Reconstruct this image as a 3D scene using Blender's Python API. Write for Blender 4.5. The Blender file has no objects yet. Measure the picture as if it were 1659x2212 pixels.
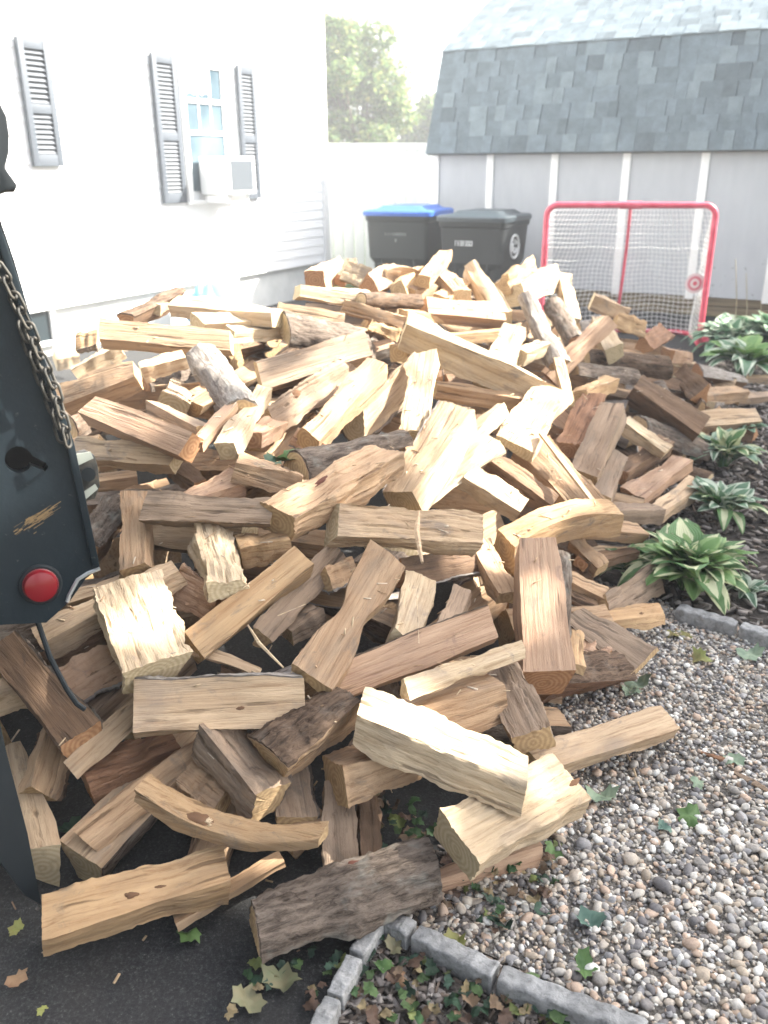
import bpy, bmesh, math, random
import numpy as np
from mathutils import Vector, Matrix
random.seed(7); rng = np.random.default_rng(7)
scene = bpy.context.scene; col = scene.collection

# ------------------------------------------------------------------ camera
FPX = 1859.0; PITCH = math.radians(22); ROLL = math.radians(.34); CH = 1.54
fw = np.array([0, math.cos(PITCH), -math.sin(PITCH)])
u0 = np.array([0, math.sin(PITCH), math.cos(PITCH)]); r0 = np.array([1., 0, 0])
cu = u0*math.cos(ROLL)+r0*math.sin(ROLL); cr = r0*math.cos(ROLL)-u0*math.sin(ROLL)
CAM = np.array([0, 0, CH])
cam = bpy.data.cameras.new('camera'); camo = bpy.data.objects.new('camera', cam); col.objects.link(camo)
cam.sensor_fit = 'HORIZONTAL'; cam.sensor_width = 36; cam.lens = FPX/1659*36
m = Matrix.Identity(4)
for i in range(3):
    m[i][0] = cr[i]; m[i][1] = cu[i]; m[i][2] = -fw[i]; m[i][3] = CAM[i]
camo.matrix_world = m
cam.clip_start = .05; cam.clip_end = 600
cam.dof.use_dof = True; cam.dof.focus_distance = 2.1; cam.dof.aperture_fstop = 5.0
scene.camera = camo

# ------------------------------------------------------------------ light
SUN = np.array([.74, .19, .64]); SUN /= np.linalg.norm(SUN)
w = bpy.data.worlds.new('World'); scene.world = w; w.use_nodes = True
nt = w.node_tree; sky = nt.nodes.new('ShaderNodeTexSky'); sky.sky_type = 'NISHITA'; sky.sun_disc = False
sky.sun_elevation = math.asin(SUN[2]); sky.sun_rotation = math.atan2(SUN[0], SUN[1])
sky.air_density = 1.0; sky.dust_density = 3.5; sky.ozone_density = 1.0
bg = nt.nodes['Background']; bg.inputs[1].default_value = .128
hs = nt.nodes.new('ShaderNodeHueSaturation'); hs.inputs['Saturation'].default_value = .5; nt.links.new(sky.outputs[0], hs.inputs['Color'])
nt.links.new(hs.outputs[0], bg.inputs[0])
sl = bpy.data.lights.new('sun', 'SUN'); sl.energy = 5.0; sl.angle = math.radians(.55); sl.color = (1, .95, .86)
so = bpy.data.objects.new('sun', sl); col.objects.link(so)
so.rotation_euler = Vector(SUN).to_track_quat('Z', 'Y').to_euler(); so.location = (6, 4, 9)
scene.view_settings.view_transform = 'Standard'; scene.view_settings.look = 'None'
scene.view_settings.gamma = 1; scene.view_settings.use_curve_mapping = False
scene.view_settings.exposure = 2.35

# ------------------------------------------------------------------ helpers
def ray(x, y): return fw + cr*(x-829.5)/FPX + cu*(1106-y)/FPX
def gnd(x, y, z=0.):
    d = ray(x, y); return CAM + d*((z-CH)/d[2])
def onplane(x, y, p, n):
    d = ray(x, y); return CAM + d*(np.dot(p-CAM, n)/np.dot(d, n))
def depth_at(x, y, zc): return CAM + ray(x, y)*zc
def tag(o, label=None, cat=None, group=None, kind=None):
    if label: o['label'] = label
    if cat: o['category'] = cat
    if group: o['group'] = group
    if kind: o['kind'] = kind
    return o
def empty(name, loc=(0, 0, 0), rz=0.):
    o = bpy.data.objects.new(name, None); col.objects.link(o); o.location = loc; o.rotation_euler = (0, 0, rz)
    o.empty_display_size = .1; return o
def link(name, me, parent=None, mats=None):
    if mats is not None:
        for mm in (mats if isinstance(mats, (list, tuple)) else [mats]): me.materials.append(mm)
    o = bpy.data.objects.new(name, me); col.objects.link(o)
    if parent: o.parent = parent
    return o
class MB:
    def __init__(s): s.v = []; s.f = []; s.mi = []
    def add(s, vs, fs, mi=0):
        b = len(s.v); s.v += [tuple(map(float, v)) for v in vs]
        for f in fs: s.f.append([b+i for i in f]); s.mi.append(mi)
    def box(s, x0, x1, y0, y1, z0, z1, mi=0, M=None):
        vs = [(x, y, z) for z in (z0, z1) for y in (y0, y1) for x in (x0, x1)]
        if M is not None: vs = [M @ Vector(v) for v in vs]
        s.add(vs, [(0, 2, 3, 1), (4, 5, 7, 6), (0, 1, 5, 4), (2, 6, 7, 3), (0, 4, 6, 2), (1, 3, 7, 5)], mi)
    def tube(s, pts, r, n=8, mi=0, closed=False, cap=True):
        pts = [Vector(p) for p in pts]; N = len(pts); rings = []
        up = Vector((0, 0, 1)); prev = None
        for i, p in enumerate(pts):
            if closed: t = pts[(i+1) % N]-pts[i-1]
            else: t = pts[min(i+1, N-1)]-pts[max(i-1, 0)]
            t.normalize()
            if prev is None:
                a = up if abs(t.z) < .9 else Vector((1, 0, 0)); prev = (a-t*a.dot(t)).normalized()
            prev = (prev-t*prev.dot(t)).normalized(); b = t.cross(prev)
            rr = r[i] if isinstance(r, (list, tuple)) else r
            rings.append([p+(prev*math.cos(2*math.pi*k/n)+b*math.sin(2*math.pi*k/n))*rr for k in range(n)])
        vs = [v for R in rings for v in R]; fs = []
        for i in range(N if closed else N-1):
            j = (i+1) % N
            for k in range(n): fs.append((i*n+k, i*n+(k+1) % n, j*n+(k+1) % n, j*n+k))
        if cap and not closed: fs.append(tuple(range(n))[::-1]); fs.append(tuple((N-1)*n+k for k in range(n)))
        s.add(vs, fs, mi)
    def prism(s, poly, vec, mi=0):
        n = len(poly); vec = Vector(vec); a = [Vector(p) for p in poly]
        s.add(a+[p+vec for p in a], [tuple(range(n))[::-1], tuple(range(n, 2*n))]+[(i, (i+1) % n, n+(i+1) % n, n+i) for i in range(n)], mi)
    def build(s, name, mats, parent=None, smooth=False, bevel=0, angle=35):
        me = bpy.data.meshes.new(name); me.from_pydata(s.v, [], s.f); me.update()
        for p, mi in zip(me.polygons, s.mi): p.material_index = mi
        bm = bmesh.new(); bm.from_mesh(me)
        if bevel:
            es = [e for e in bm.edges if len(e.link_faces) == 2 and e.calc_face_angle(0) > math.radians(30)]
            bmesh.ops.bevel(bm, geom=es, offset=bevel, segments=2, affect='EDGES', profile=.6)
        bmesh.ops.recalc_face_normals(bm, faces=bm.faces); bm.to_mesh(me); bm.free()
        if smooth or bevel:
            me.polygons.foreach_set('use_smooth', [True]*len(me.polygons)); me.set_sharp_from_angle(angle=math.radians(angle))
        return link(name, me, parent, mats)

def rrect(x0, x1, y0, y1, r, n_=4):
    out = []
    for cx, cy, a0_ in ((x1-r, y1-r, 0), (x0+r, y1-r, 90), (x0+r, y0+r, 180), (x1-r, y0+r, 270)):
        for k_ in range(n_+1): a = math.radians(a0_+90*k_/n_); out.append((cx+r*math.cos(a), cy+r*math.sin(a)))
    return out
# ------------------------------------------------------------------ materials
def mat(name, base=(.5, .5, .5), rough=.7, spec=.4, metal=0.):
    mm = bpy.data.materials.new(name); mm.use_nodes = True
    b = mm.node_tree.nodes['Principled BSDF']
    b.inputs['Base Color'].default_value = (*base, 1); b.inputs['Roughness'].default_value = rough
    b.inputs['Specular IOR Level'].default_value = spec; b.inputs['Metallic'].default_value = metal
    return mm
class NT:
    def __init__(s, mm): s.t = mm.node_tree; s.b = s.t.nodes['Principled BSDF']
    def n(s, ty, **k):
        x = s.t.nodes.new('ShaderNode'+ty)
        for a, v in k.items(): setattr(x, a, v)
        return x
    def l(s, a, b): s.t.links.new(a, b)
    def coord(s, out='Object', scale=(1, 1, 1), rnd=False):
        tc = s.n('TexCoord'); src = tc.outputs[out]
        if rnd:
            oi = s.n('ObjectInfo'); ml = s.n('Math', operation='MULTIPLY'); ml.inputs[1].default_value = 37.
            s.l(oi.outputs['Random'], ml.inputs[0]); ad = s.n('VectorMath', operation='ADD')
            s.l(src, ad.inputs[0]); s.l(ml.outputs[0], ad.inputs[1]); src = ad.outputs[0]
        mp = s.n('Mapping'); mp.inputs['Scale'].default_value = scale; s.l(src, mp.inputs[0]); return mp.outputs[0]
    def noise(s, vec, scale=1., detail=4, rough=.55, dist=0.):
        x = s.n('TexNoise'); x.inputs['Scale'].default_value = scale; x.inputs['Detail'].default_value = detail
        x.inputs['Roughness'].default_value = rough; x.inputs['Distortion'].default_value = dist
        s.l(vec, x.inputs['Vector']); return x.outputs['Fac']
    def ramp(s, fac, stops):
        r = s.n('ValToRGB'); e = r.color_ramp.elements
        while len(e) < len(stops): e.new(.5)
        for q, (p, c) in zip(e, stops):
            q.position = p; q.color = (*c, 1) if not isinstance(c, (int, float)) else (c, c, c, 1)
        s.l(fac, r.inputs[0]); return r.outputs[0]
    def mix(s, fac, a, b, mode='MIX'):
        x = s.n('Mix', data_type='RGBA', blend_type=mode)
        for i, v in ((0, fac), (6, a), (7, b)):
            if isinstance(v, (int, float)): x.inputs[i].default_value = v
            elif isinstance(v, tuple): x.inputs[i].default_value = (*v, 1)
            else: s.l(v, x.inputs[i])
        return x.outputs[2]
    def math(s, op, a, b=0.):
        x = s.n('Math', operation=op)
        for i, v in ((0, a), (1, b)):
            if isinstance(v, (int, float)): x.inputs[i].default_value = v
            else: s.l(v, x.inputs[i])
        return x.outputs[0]
    def bump(s, h, strength=.5, dist=.01):
        x = s.n('Bump'); x.inputs['Strength'].default_value = strength; x.inputs['Distance'].default_value = dist
        s.l(h, x.inputs['Height']); s.l(x.outputs[0], s.b.inputs['Normal'])
    def color(s, c): s.l(c, s.b.inputs['Base Color'])
    def rough(s, c): s.l(c, s.b.inputs['Roughness'])

def wood_mat(name, light, dark, stain=(.20, .17, .14), stain_amt=.5):
    mm = mat(name, light, .78, .25); t = NT(mm)
    fib = t.noise(t.coord(scale=(2.6, 85, 85), rnd=True), 1, 6, .72, .3)
    crk = t.noise(t.coord(scale=(3.4, 46, 46), rnd=True), 1, 3, .5, .2)
    band = t.noise(t.coord(scale=(1.6, 17, 17), rnd=True), 1, 3, .5, .6)
    big = t.noise(t.coord(scale=(5, 11, 11), rnd=True), 1, 4, .6, .4)
    c = t.mix(t.ramp(band, [(.32, 0.), (.66, 1.)]), light, tuple(a*.5+b*.5 for a, b in zip(light, dark)))
    c = t.mix(t.ramp(fib, [(.36, .85), (.48, .22), (.62, 0.)]), c, dark)
    c = t.mix(t.ramp(crk, [(.31, .75), (.37, 0.)]), c, tuple(x*.42 for x in dark))
    c = t.mix(t.ramp(t.noise(t.coord(scale=(9, 14, 14), rnd=True), 1, 5, .7, 1.), [(.58, 0.), (.70, .7)]), c, stain)
    c = t.mix(t.math('MULTIPLY', t.ramp(big, [(.50, 0.), (.70, 1.)]), stain_amt), c, stain)
    oi = t.n('ObjectInfo'); v = t.math('MULTIPLY_ADD', oi.outputs['Random'], .34)
    v.node.inputs[2].default_value = .74
    c = t.mix(1., c, v, 'MULTIPLY'); c = t.mix(1., c, (1.0, .95, .885), 'MULTIPLY'); t.color(c)
    t.bump(t.math('ADD', t.math('ADD', fib, t.math('MULTIPLY', band, .6)), t.math('MULTIPLY', t.ramp(crk, [(.33, 0.), (.42, 1.)]), .5)), .9, .006)
    return mm
def end_mat(name, light, dark):
    mm = mat(name, light, .85, .2); t = NT(mm)
    co = t.coord(scale=(1, 1, 1), rnd=False)
    nz = t.noise(t.coord(scale=(8, 40, 40), rnd=True), 1, 4, .6)
    saw = t.noise(t.coord(scale=(20, 9, 220), rnd=True), 1, 3, .6)
    wv = t.n('TexWave', wave_type='RINGS', rings_direction='X'); wv.inputs['Scale'].default_value = 24
    wv.inputs['Distortion'].default_value = 2.2; wv.inputs['Detail'].default_value = 2; t.l(co, wv.inputs['Vector'])
    c = t.mix(t.math('MULTIPLY', wv.outputs['Fac'], .7), light, dark)
    c = t.mix(t.ramp(nz, [(.5, 0.), (.75, .6)]), c, tuple(x*.6 for x in dark))
    t.color(c); t.bump(t.math('ADD', saw, nz), .5, .004); return mm
def bark_mat(name, a, b, lich=(.36, .37, .33)):
    mm = mat(name, a, .95, .1); t = NT(mm)
    n1 = t.noise(t.coord(scale=(13, 62, 62), rnd=True), 1, 6, .75, .35)
    n2 = t.noise(t.coord(scale=(14, 16, 16), rnd=True), 1, 4, .6)
    c = t.mix(t.ramp(n1, [(.36, 1.), (.58, 0.)]), a, b)
    c = t.mix(t.ramp(n2, [(.54, 0.), (.74, .5)]), c, lich); t.color(c)
    t.bump(n1, 1., .014); return mm
E_TAN = end_mat('end_grain_tan', (.50, .36, .20), (.34, .22, .12))
E_PALE = end_mat('end_grain_pale', (.56, .46, .30), (.42, .32, .19))
E_RED = end_mat('end_grain_red', (.44, .25, .13), (.28, .14, .07))
WOOD = {
 'tan': (wood_mat('split_wood_tan', (.55, .40, .265), (.27, .165, .095)), E_TAN),
 'honey': (wood_mat('split_wood_honey', (.57, .41, .245), (.31, .185, .095), stain_amt=.3), E_TAN),
 'pale': (wood_mat('split_wood_pale', (.60, .47, .33), (.31, .21, .13), (.22, .19, .17), .5), E_PALE),
 'cream': (wood_mat('split_wood_cream', (.66, .55, .40), (.38, .28, .18), (.25, .22, .20), .4), E_PALE),
 'pink': (wood_mat('split_wood_pink', (.57, .415, .30), (.33, .20, .13), (.26, .18, .15), .4), E_RED),
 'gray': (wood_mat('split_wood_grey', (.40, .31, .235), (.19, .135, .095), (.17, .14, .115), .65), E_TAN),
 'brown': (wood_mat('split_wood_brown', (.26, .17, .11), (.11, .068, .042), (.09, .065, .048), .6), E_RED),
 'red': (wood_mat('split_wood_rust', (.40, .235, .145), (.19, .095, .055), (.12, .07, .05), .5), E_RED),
}
BARK = [bark_mat('bark_grey', (.22, .175, .14), (.06, .045, .035)), bark_mat('bark_brown', (.19, .13, .09), (.05, .034, .025), (.28, .24, .20)),
        bark_mat('bark_smooth_grey', (.34, .31, .28), (.16, .13, .11), (.42, .42, .38))]

# ------------------------------------------------------------------ ground
def flat(name, pts, z, mm, kind='structure'):
    me = bpy.data.meshes.new(name); me.from_pydata([(float(p[0]), float(p[1]), z) for p in pts], [], [list(range(len(pts)))]); me.update()
    if me.polygons[0].normal.z < 0: me.flip_normals()
    return tag(link(name, me, None, mm), kind=kind)
M_soil = mat('soil', (.06, .045, .035), .95, .1); t = NT(M_soil)
n = t.noise(t.coord(), 30, 6, .7); t.color(t.ramp(n, [(.3, (.025, .022, .019)), (.55, (.065, .056, .048)), (.8, (.14, .125, .11))])); t.bump(n, 1, .02)
M_lawn = mat('lawn', (.06, .09, .03), .9, .1); t = NT(M_lawn)
n = t.noise(t.coord(), 9, 6, .7); t.color(t.ramp(n, [(.3, (.03, .05, .015)), (.7, (.09, .13, .04))])); t.bump(n, 1, .03)
M_asph = mat('asphalt', (.05, .05, .052), .85, .35); t = NT(M_asph)
n = t.noise(t.coord(), 150, 4, .8); n2 = t.noise(t.coord(), 3.5, 4, .6)
c = t.ramp(n, [(.34, (.005, .006, .007)), (.50, (.016, .0175, .019)), (.62, (.042, .043, .044)), (.72, (.14, .135, .13))])
c = t.mix(t.ramp(n2, [(.35, 0.), (.75, .5)]), c, (.055, .05, .045)); t.color(c); t.bump(n, .9, .004)
t.rough(t.ramp(n2, [(.3, .75), (.7, .95)]))
flat('ground', [(-60, -40), (60, -40), (60, 80), (-60, 80)], 0, M_lawn)
e0 = gnd(815, 1985)
drive = [(-7, -3), (-.55, -3), (-.32, .7), (-.12, 1.17), e0, (.18, 1.62), (.35, 2.3), (.8, 3.4), (1.6, 5.2), (2.15, 6.4), (2.7, 7.1), (3.2, 8.4), (3.6, 9.3), (.6, 11.3), (-.6, 11.4), (-7, 2.6)]
flat('driveway', drive, .004, M_asph)
front_soil = [(-.55, -3), (4, -3), (6, 2), (6.5, 7.9), (3.6, 9.3), (3.2, 8.4), (2.7, 7.1), (2.15, 6.4), (1.6, 5.2), (.8, 3.4), (.35, 2.3), (.18, 1.62), e0, (-.12, 1.17), (-.32, .7)]
flat('planting_bed_soil', front_soil, .008, M_soil)

# ------------------------------------------------------------------ scatter stuff (pebbles, mulch)
def inpoly(x, y, poly):
    r = np.zeros(len(x), bool); j = len(poly)-1
    for i in range(len(poly)):
        xi, yi = poly[i][:2]; xj, yj = poly[j][:2]
        c = ((yi > y) != (yj > y)) & (x < (xj-xi)*(y-yi)/((yj-yi) or 1e-9)+xi); r ^= c; j = i
    return r
def np_mesh(name, V, F, nper, colors=None):
    me = bpy.data.meshes.new(name); me.vertices.add(len(V)); me.vertices.foreach_set('co', V.astype(np.float32).ravel())
    k = F.shape[1]; me.loops.add(F.size); me.loops.foreach_set('vertex_index', F.astype(np.int32).ravel())
    me.polygons.add(len(F)); me.polygons.foreach_set('loop_start', np.arange(len(F), dtype=np.int32)*k)
    me.polygons.foreach_set('loop_total', np.full(len(F), k, np.int32)); me.update(calc_edges=True)
    if colors is not None:
        a = me.color_attributes.new('tint', 'FLOAT_COLOR', 'POINT')
        cc = np.ones((len(V), 4), np.float32); cc[:, :3] = np.repeat(colors, nper, 0); a.data.foreach_set('color', cc.ravel())
    return me
def rotmats(n, tilt=3.14):
    a = rng.uniform(0, 2*np.pi, n); b = rng.normal(0, tilt, n); c = rng.uniform(0, 2*np.pi, n)
    ca, sa, cb, sb, cc, sc = np.cos(a), np.sin(a), np.cos(b), np.sin(b), np.cos(c), np.sin(c); z = np.zeros(n); o = np.ones(n)
    Rz = np.array([[ca, -sa, z], [sa, ca, z], [z, z, o]]).transpose(2, 0, 1); Rx = np.array([[o, z, z], [z, cb, -sb], [z, sb, cb]]).transpose(2, 0, 1)
    Rz2 = np.array([[cc, -sc, z], [sc, cc, z], [z, z, o]]).transpose(2, 0, 1); return Rz @ Rx @ Rz2
def scatter(name, P, base_v, base_f, S, R, pal, mm, jit=.0, smooth=True):
    n = len(P); nv = len(base_v)
    B = base_v[None]*S[:, None, :]
    if jit: B = B*(1+rng.normal(0, jit, (n, nv, 1)))
    V = np.einsum('nij,nkj->nki', R, B)+P[:, None, :]
    F = (base_f[None]+np.arange(n)[:, None, None]*nv).reshape(-1, base_f.shape[1])
    cols = pal[rng.integers(0, len(pal), n)]*rng.uniform(.75, 1.2, (n, 1))
    me = np_mesh(name, V.reshape(-1, 3), F, nv, np.clip(cols, 0, 1))
    if smooth: me.polygons.foreach_set('use_smooth', [True]*len(me.polygons))
    return tag(link(name, me, None, mm), kind='stuff')
def ico(sub):
    bm = bmesh.new(); bmesh.ops.create_icosphere(bm, subdivisions=sub, radius=1)
    v = np.array([x.co[:] for x in bm.verts]); f = np.array([[q.index for q in p.verts] for p in bm.faces]); bm.free(); return v, f
def tint_mat(name, rough=.7, bs=60, bstr=.3, spec=.3, var=.35, trans=0.):
    mm = mat(name, (.5, .5, .5), rough, spec); t = NT(mm); a = t.n('VertexColor', layer_name='tint')
    n = t.noise(t.coord(), bs, 4, .65); t.color(t.mix(1., a.outputs[0], t.ramp(n, [(.25, 1-var), (.75, 1+var*.3)]), 'MULTIPLY')); t.bump(n, bstr, .003)
    if trans:
        tr = t.n('BsdfTranslucent'); t.l(a.outputs[0], tr.inputs[0]); ms = t.n('MixShader'); ms.inputs[0].default_value = trans
        out = t.t.nodes['Material Output']; t.l(t.b.outputs[0], ms.inputs[1]); t.l(tr.outputs[0], ms.inputs[2]); t.l(ms.outputs[0], out.inputs[0])
    return mm
M_grit = mat('grit', (.2, .19, .17), .95, .1); t = NT(M_grit); n = t.noise(t.coord(), 130, 5, .8); t.color(t.ramp(n, [(.32, (.05, .045, .04)), (.5, (.17, .155, .135)), (.68, (.34, .31, .28))])); t.bump(n, 1, .006)
M_peb = tint_mat('river_pebble', .6, 150, .4)
PAL_PEB = np.array([(.42, .38, .33), (.50, .43, .36), (.33, .30, .27), (.22, .20, .19), (.56, .52, .47), (.46, .34, .26), (.28, .27, .27), (.64, .62, .58), (.38, .31, .24), (.14, .13, .13)])*1.14*np.array([.97, .98, .97])
gravel_poly = [gnd(830, 1975)[:2], gnd(1150, 1850)[:2], (.42, 2.3), (.8, 3.1), gnd(1440, 1310)[:2], gnd(1465, 1330)[:2], (1.6, 2.5), (2.6, 1.9), (2.2, .5), (1.0, .5), gnd(1410, 2225)[:2]]
flat('gravel_base', gravel_poly, .012, M_grit)
N = 105000; X = rng.uniform(0, 2.6, N); Y = rng.uniform(.5, 3.3, N)
k = inpoly(X, Y, gravel_poly)
vis = (np.abs(X/np.maximum(Y, .1)) < .62) & (Y > .95); k &= vis; X, Y = X[k], Y[k]
far = np.clip((Y-1.9)/1.0, 0, 1)
n = len(X); sz = np.exp(rng.normal(math.log(.0049), .38, n))
keep = rng.uniform(0, 1, n) > far*.25; X, Y, sz = X[keep], Y[keep], sz[keep]; n = len(X)
S = np.stack([sz*rng.uniform(.9, 1.6, n), sz*rng.uniform(.8, 1.1, n), sz*rng.uniform(.5, .85, n)], 1)
v1, f1 = ico(2); v0, f0 = ico(1)
near = Y < 1.75
Z = .012+sz*rng.uniform(.0, .9, n)
P = np.stack([X, Y, Z], 1)
if near.sum(): scatter('river_gravel', P[near][:9000], v1, f1, S[near][:9000], rotmats(len(P[near][:9000]), .5), PAL_PEB, M_peb, .07)
rest = np.ones(n, bool); rest[np.where(near)[0][:9000]] = False
scatter('river_gravel', P[rest], v0, f0, S[rest], rotmats(rest.sum(), .5), PAL_PEB, M_peb, .08)
# mulch
M_chip = tint_mat('bark_mulch', .95, 90, .6)
PAL_M = np.array([(.12, .10, .085), (.18, .155, .135), (.25, .22, .20), (.07, .06, .052), (.32, .29, .265), (.15, .115, .09)])
bxv = np.array([(x, y, z) for z in (-1, 1) for y in (-1, 1) for x in (-1, 1)], float); bxf = np.array([(0, 2, 3, 1), (4, 5, 7, 6), (0, 1, 5, 4), (2, 6, 7, 3), (0, 4, 6, 2), (1, 3, 7, 5)])
def mulch(poly, x0, x1, y0, y1, N, sc):
    X = rng.uniform(x0, x1, N); Y = rng.uniform(y0, y1, N); k = inpoly(X, Y, poly); X, Y = X[k], Y[k]; n = len(X)
    S = np.stack([rng.uniform(.008, .028, n), rng.uniform(.003, .008, n), rng.uniform(.0015, .004, n)], 1)*sc
    P = np.stack([X, Y, .012+rng.uniform(0, .012, n)*sc], 1)
    return scatter('bark_mulch', P, bxv, bxf, S, rotmats(n, .3), PAL_M, M_chip, .1, False)
mulch([gnd(1465, 1320)[:2], gnd(1662, 1375)[:2], (2.6, 2.2), (6, 4), (6, 8), (3.9, 9.1), (2.9, 7.2), (2.2, 6.2), (1.4, 4.3), (.9, 3.2)], .9, 6, 2.2, 9.2, 26000, 1.25)
mulch([gnd(690, 2230)[:2], gnd(815, 1985)[:2], gnd(1420, 2230)[:2], (.45, .7), (-.3, .7)], -.4, .7, .7, 1.5, 5200, .7)
mulch([gnd(830, 1960)[:2], gnd(960, 2090)[:2], gnd(1230, 1840)[:2], gnd(1150, 1700)[:2], gnd(900, 1850)[:2]], -.1, .7, 1.2, 2.1, 2200, .7)

# ------------------------------------------------------------------ shed
SP = gnd(1600, 688); SD = np.array([-.872, .489, 0]); SD /= np.linalg.norm(SD); SN = np.array([SD[1]*-1, SD[0], 0])
if SN[1] > 0: SN = -SN
def frame(origin, xd, yd):
    M = Matrix.Identity(4)
    for i in range(3):
        M[i][0] = xd[i]; M[i][1] = yd[i]; M[i][3] = origin[i]
    M[2][2] = 1; return M
def sxy(x, y):
    q = onplane(x, y, SP, SN); return float(np.dot(q-SP, SD)), float(q[2])
SL = sxy(937, 335)[0]; SR = -2.6; EZ = 1.66
shed = empty('garden_shed', SP); shed.matrix_world = frame(SP, SD, -SN)     # local x: to the left end, y: into the shed
tag(shed, 'grey garden shed with gambrel shingle roof and white battens', 'shed')
M_shedw = mat('shed_grey_paint', (.5, .5, .5), .75, .3); t = NT(M_shedw)
n = t.noise(t.coord(scale=(1, 1, .3)), 7, 5, .6); sp = t.noise(t.coord(), 17, 3, .6); c = t.ramp(n, [(.3, (.40, .415, .44)), (.7, (.45, .468, .49))])
zz = t.n('SeparateXYZ'); t.l(t.coord(), zz.inputs[0]); low = t.ramp(zz.outputs[2], [(.15, 1.), (.75, 0.)])
c = t.mix(t.math('MULTIPLY', t.ramp(sp, [(.62, 0.), (.67, 1.)]), t.math('MULTIPLY', low, .8)), c, (.07, .06, .055)); t.color(c); t.bump(t.noise(t.coord(scale=(60, 60, 6)), 1, 3), .3, .004)
M_white = mat('white_paint', (.80, .80, .79), .5, .4)
M_white2 = mat('white_vinyl', (.82, .83, .83), .45, .4)
M_skid = mat('treated_timber', (.20, .16, .10), .9, .2); t = NT(M_skid); n = t.noise(t.coord(scale=(2, 40, 40)), 1, 4); t.color(t.ramp(n, [(.3, (.10, .08, .055)), (.7, (.25, .20, .13))]))
D_SH = 3.0
mb = MB(); z0 = .20
prof = [(0, z0), (D_SH, z0), (D_SH, EZ), (D_SH-.5, 2.75), (D_SH/2, 3.35), (.5, 2.75), (0, EZ)]
mb.prism([(SR, a, b) for a, b in prof], (SL-SR, 0, 0)); mb.build('wall', M_shedw, shed)
mb = MB(); mb.box(SR, SL-.02, .03, .13, .0, .10); mb.box(SR, SL-.02, .02, .12, .11, .195); mb.build('skid_beam', M_skid, shed, bevel=.004)
bat = None
s_b = [2.926, 2.157, 1.36, .556, -.219, -1.0, -1.78, -2.5]
for s_ in s_b:
    if bat is None:
        mb = MB(); mb.box(-.042, .042, -.02, -.002, .17, EZ-.01); bat = mb.build('batten', M_white, shed, bevel=.003)
    else:
        b = bat.copy(); col.objects.link(b); b.parent = shed
    (bat if s_ == s_b[0] else b).location = (s_, 0, 0)
mb = MB(); mb.box(SL-.075, SL+.018, -.022, -.003, .17, EZ-.01); mb.build('corner_board', M_white, shed, bevel=.003)
# roof: lower slope (steep) and upper slope, shingles one by one
def roofpt(x, y, off):   # on wall-parallel plane offset outward by off
    q = onplane(x, y, SP+SN*off, SN); return float(np.dot(q-SP, SD)), float(q[2])
eo = .13; e_s, e_z = roofpt(1290, 326, eo); RL = roofpt(920, 331, eo)[0]
ang = math.radians(69)
best = None
for L_ in np.arange(.5, 2.5, .01):
    off = eo-L_*math.cos(ang); z = e_z+L_*math.sin(ang); s_, zp = roofpt(1300, 87, off)
    if best is None or abs(zp-z) < best[0]: best = (abs(zp-z), L_)
LL = best[1]
NC = 7; ex = LL/NC
rp0 = np.array([0, -eo, e_z]); rd0 = np.array([0, math.cos(ang), math.sin(ang)]); rn0 = np.array([0, -math.sin(ang), math.cos(ang)])
a2 = math.radians(27); rp1 = rp0+rd0*LL+np.array([0, -.03, -.005]); rd1 = np.array([0, math.cos(a2), math.sin(a2)]); rn1 = np.array([0, -math.sin(a2), math.cos(a2)])
mb = MB()
for p, d, nn, L_ in ((rp0, rd0, rn0, LL), (rp1, rd1, rn1, 1.6)):
    for x0, x1 in ((SR-.1, RL),):
        a = p-nn*.02; b = a+d*L_
        mb.prism([(x1, *a[1:]), (x1, *b[1:]), (x1, *(b-nn*.05)[1:]), (x1, *(a-nn*.05)[1:])], (x0-x1, 0, 0))
mb.build('roof_deck', mat('roof_deck', (.12, .12, .12)), shed)
# back half of the roof so that it is closed
mb = MB(); hh = rp1+rd1*1.6
mb.add([(SR-.1, hh[1], hh[2]), (RL, hh[1], hh[2]), (RL, D_SH+.1, e_z), (SR-.1, D_SH+.1, e_z)], [(0, 1, 2, 3)]); mb.build('rear_roof', mat('roof_rear', (.12, .13, .13)), shed)
mb = MB(); a = rp1-rn1*.045+rd1*.0; mb.box(SR-.1, RL+.004, a[1]-.004, a[1]+.02, a[2]-.03, a[2]+.012); mb.build('drip_edge', M_white, shed)
def shingle_mat(name, cc):
    mm = mat(name, cc, .95, .15); t = NT(mm); n = t.noise(t.coord('Object', rnd=True), 240, 3, .7); n2 = t.noise(t.coord('Object', rnd=True), 9, 3)
    c = t.ramp(n, [(.3, tuple(x*.55 for x in cc)), (.6, cc), (.8, tuple(x*1.6 for x in cc))]); t.color(t.mix(1., c, t.ramp(n2, [(.3, .82), (.7, 1.1)]), 'MULTIPLY')); t.bump(n, .5, .003); return mm
SH = [shingle_mat('shingle_slate', (.145, .18, .20)), shingle_mat('shingle_blue', (.168, .208, .232)), shingle_mat('shingle_light', (.195, .238, .258)), shingle_mat('shingle_dark', (.12, .148, .165))]
sh_mesh = {}
def shingle_me(wi, mi, thick):
    kk = (wi, mi, thick)
    if kk not in sh_mesh:
        mb = MB(); wd = wi*.02; mb.box(0, wd-.002, 0, ex*1.12, -.002, .007+.009*thick)
        me = bpy.data.meshes.new('shingle'); me.from_pydata(mb.v, [], mb.f); me.update(); me.materials.append(SH[mi]); sh_mesh[kk] = me
    return sh_mesh[kk]
rr = random.Random(3); cnt = 0; extra = MB()
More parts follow.
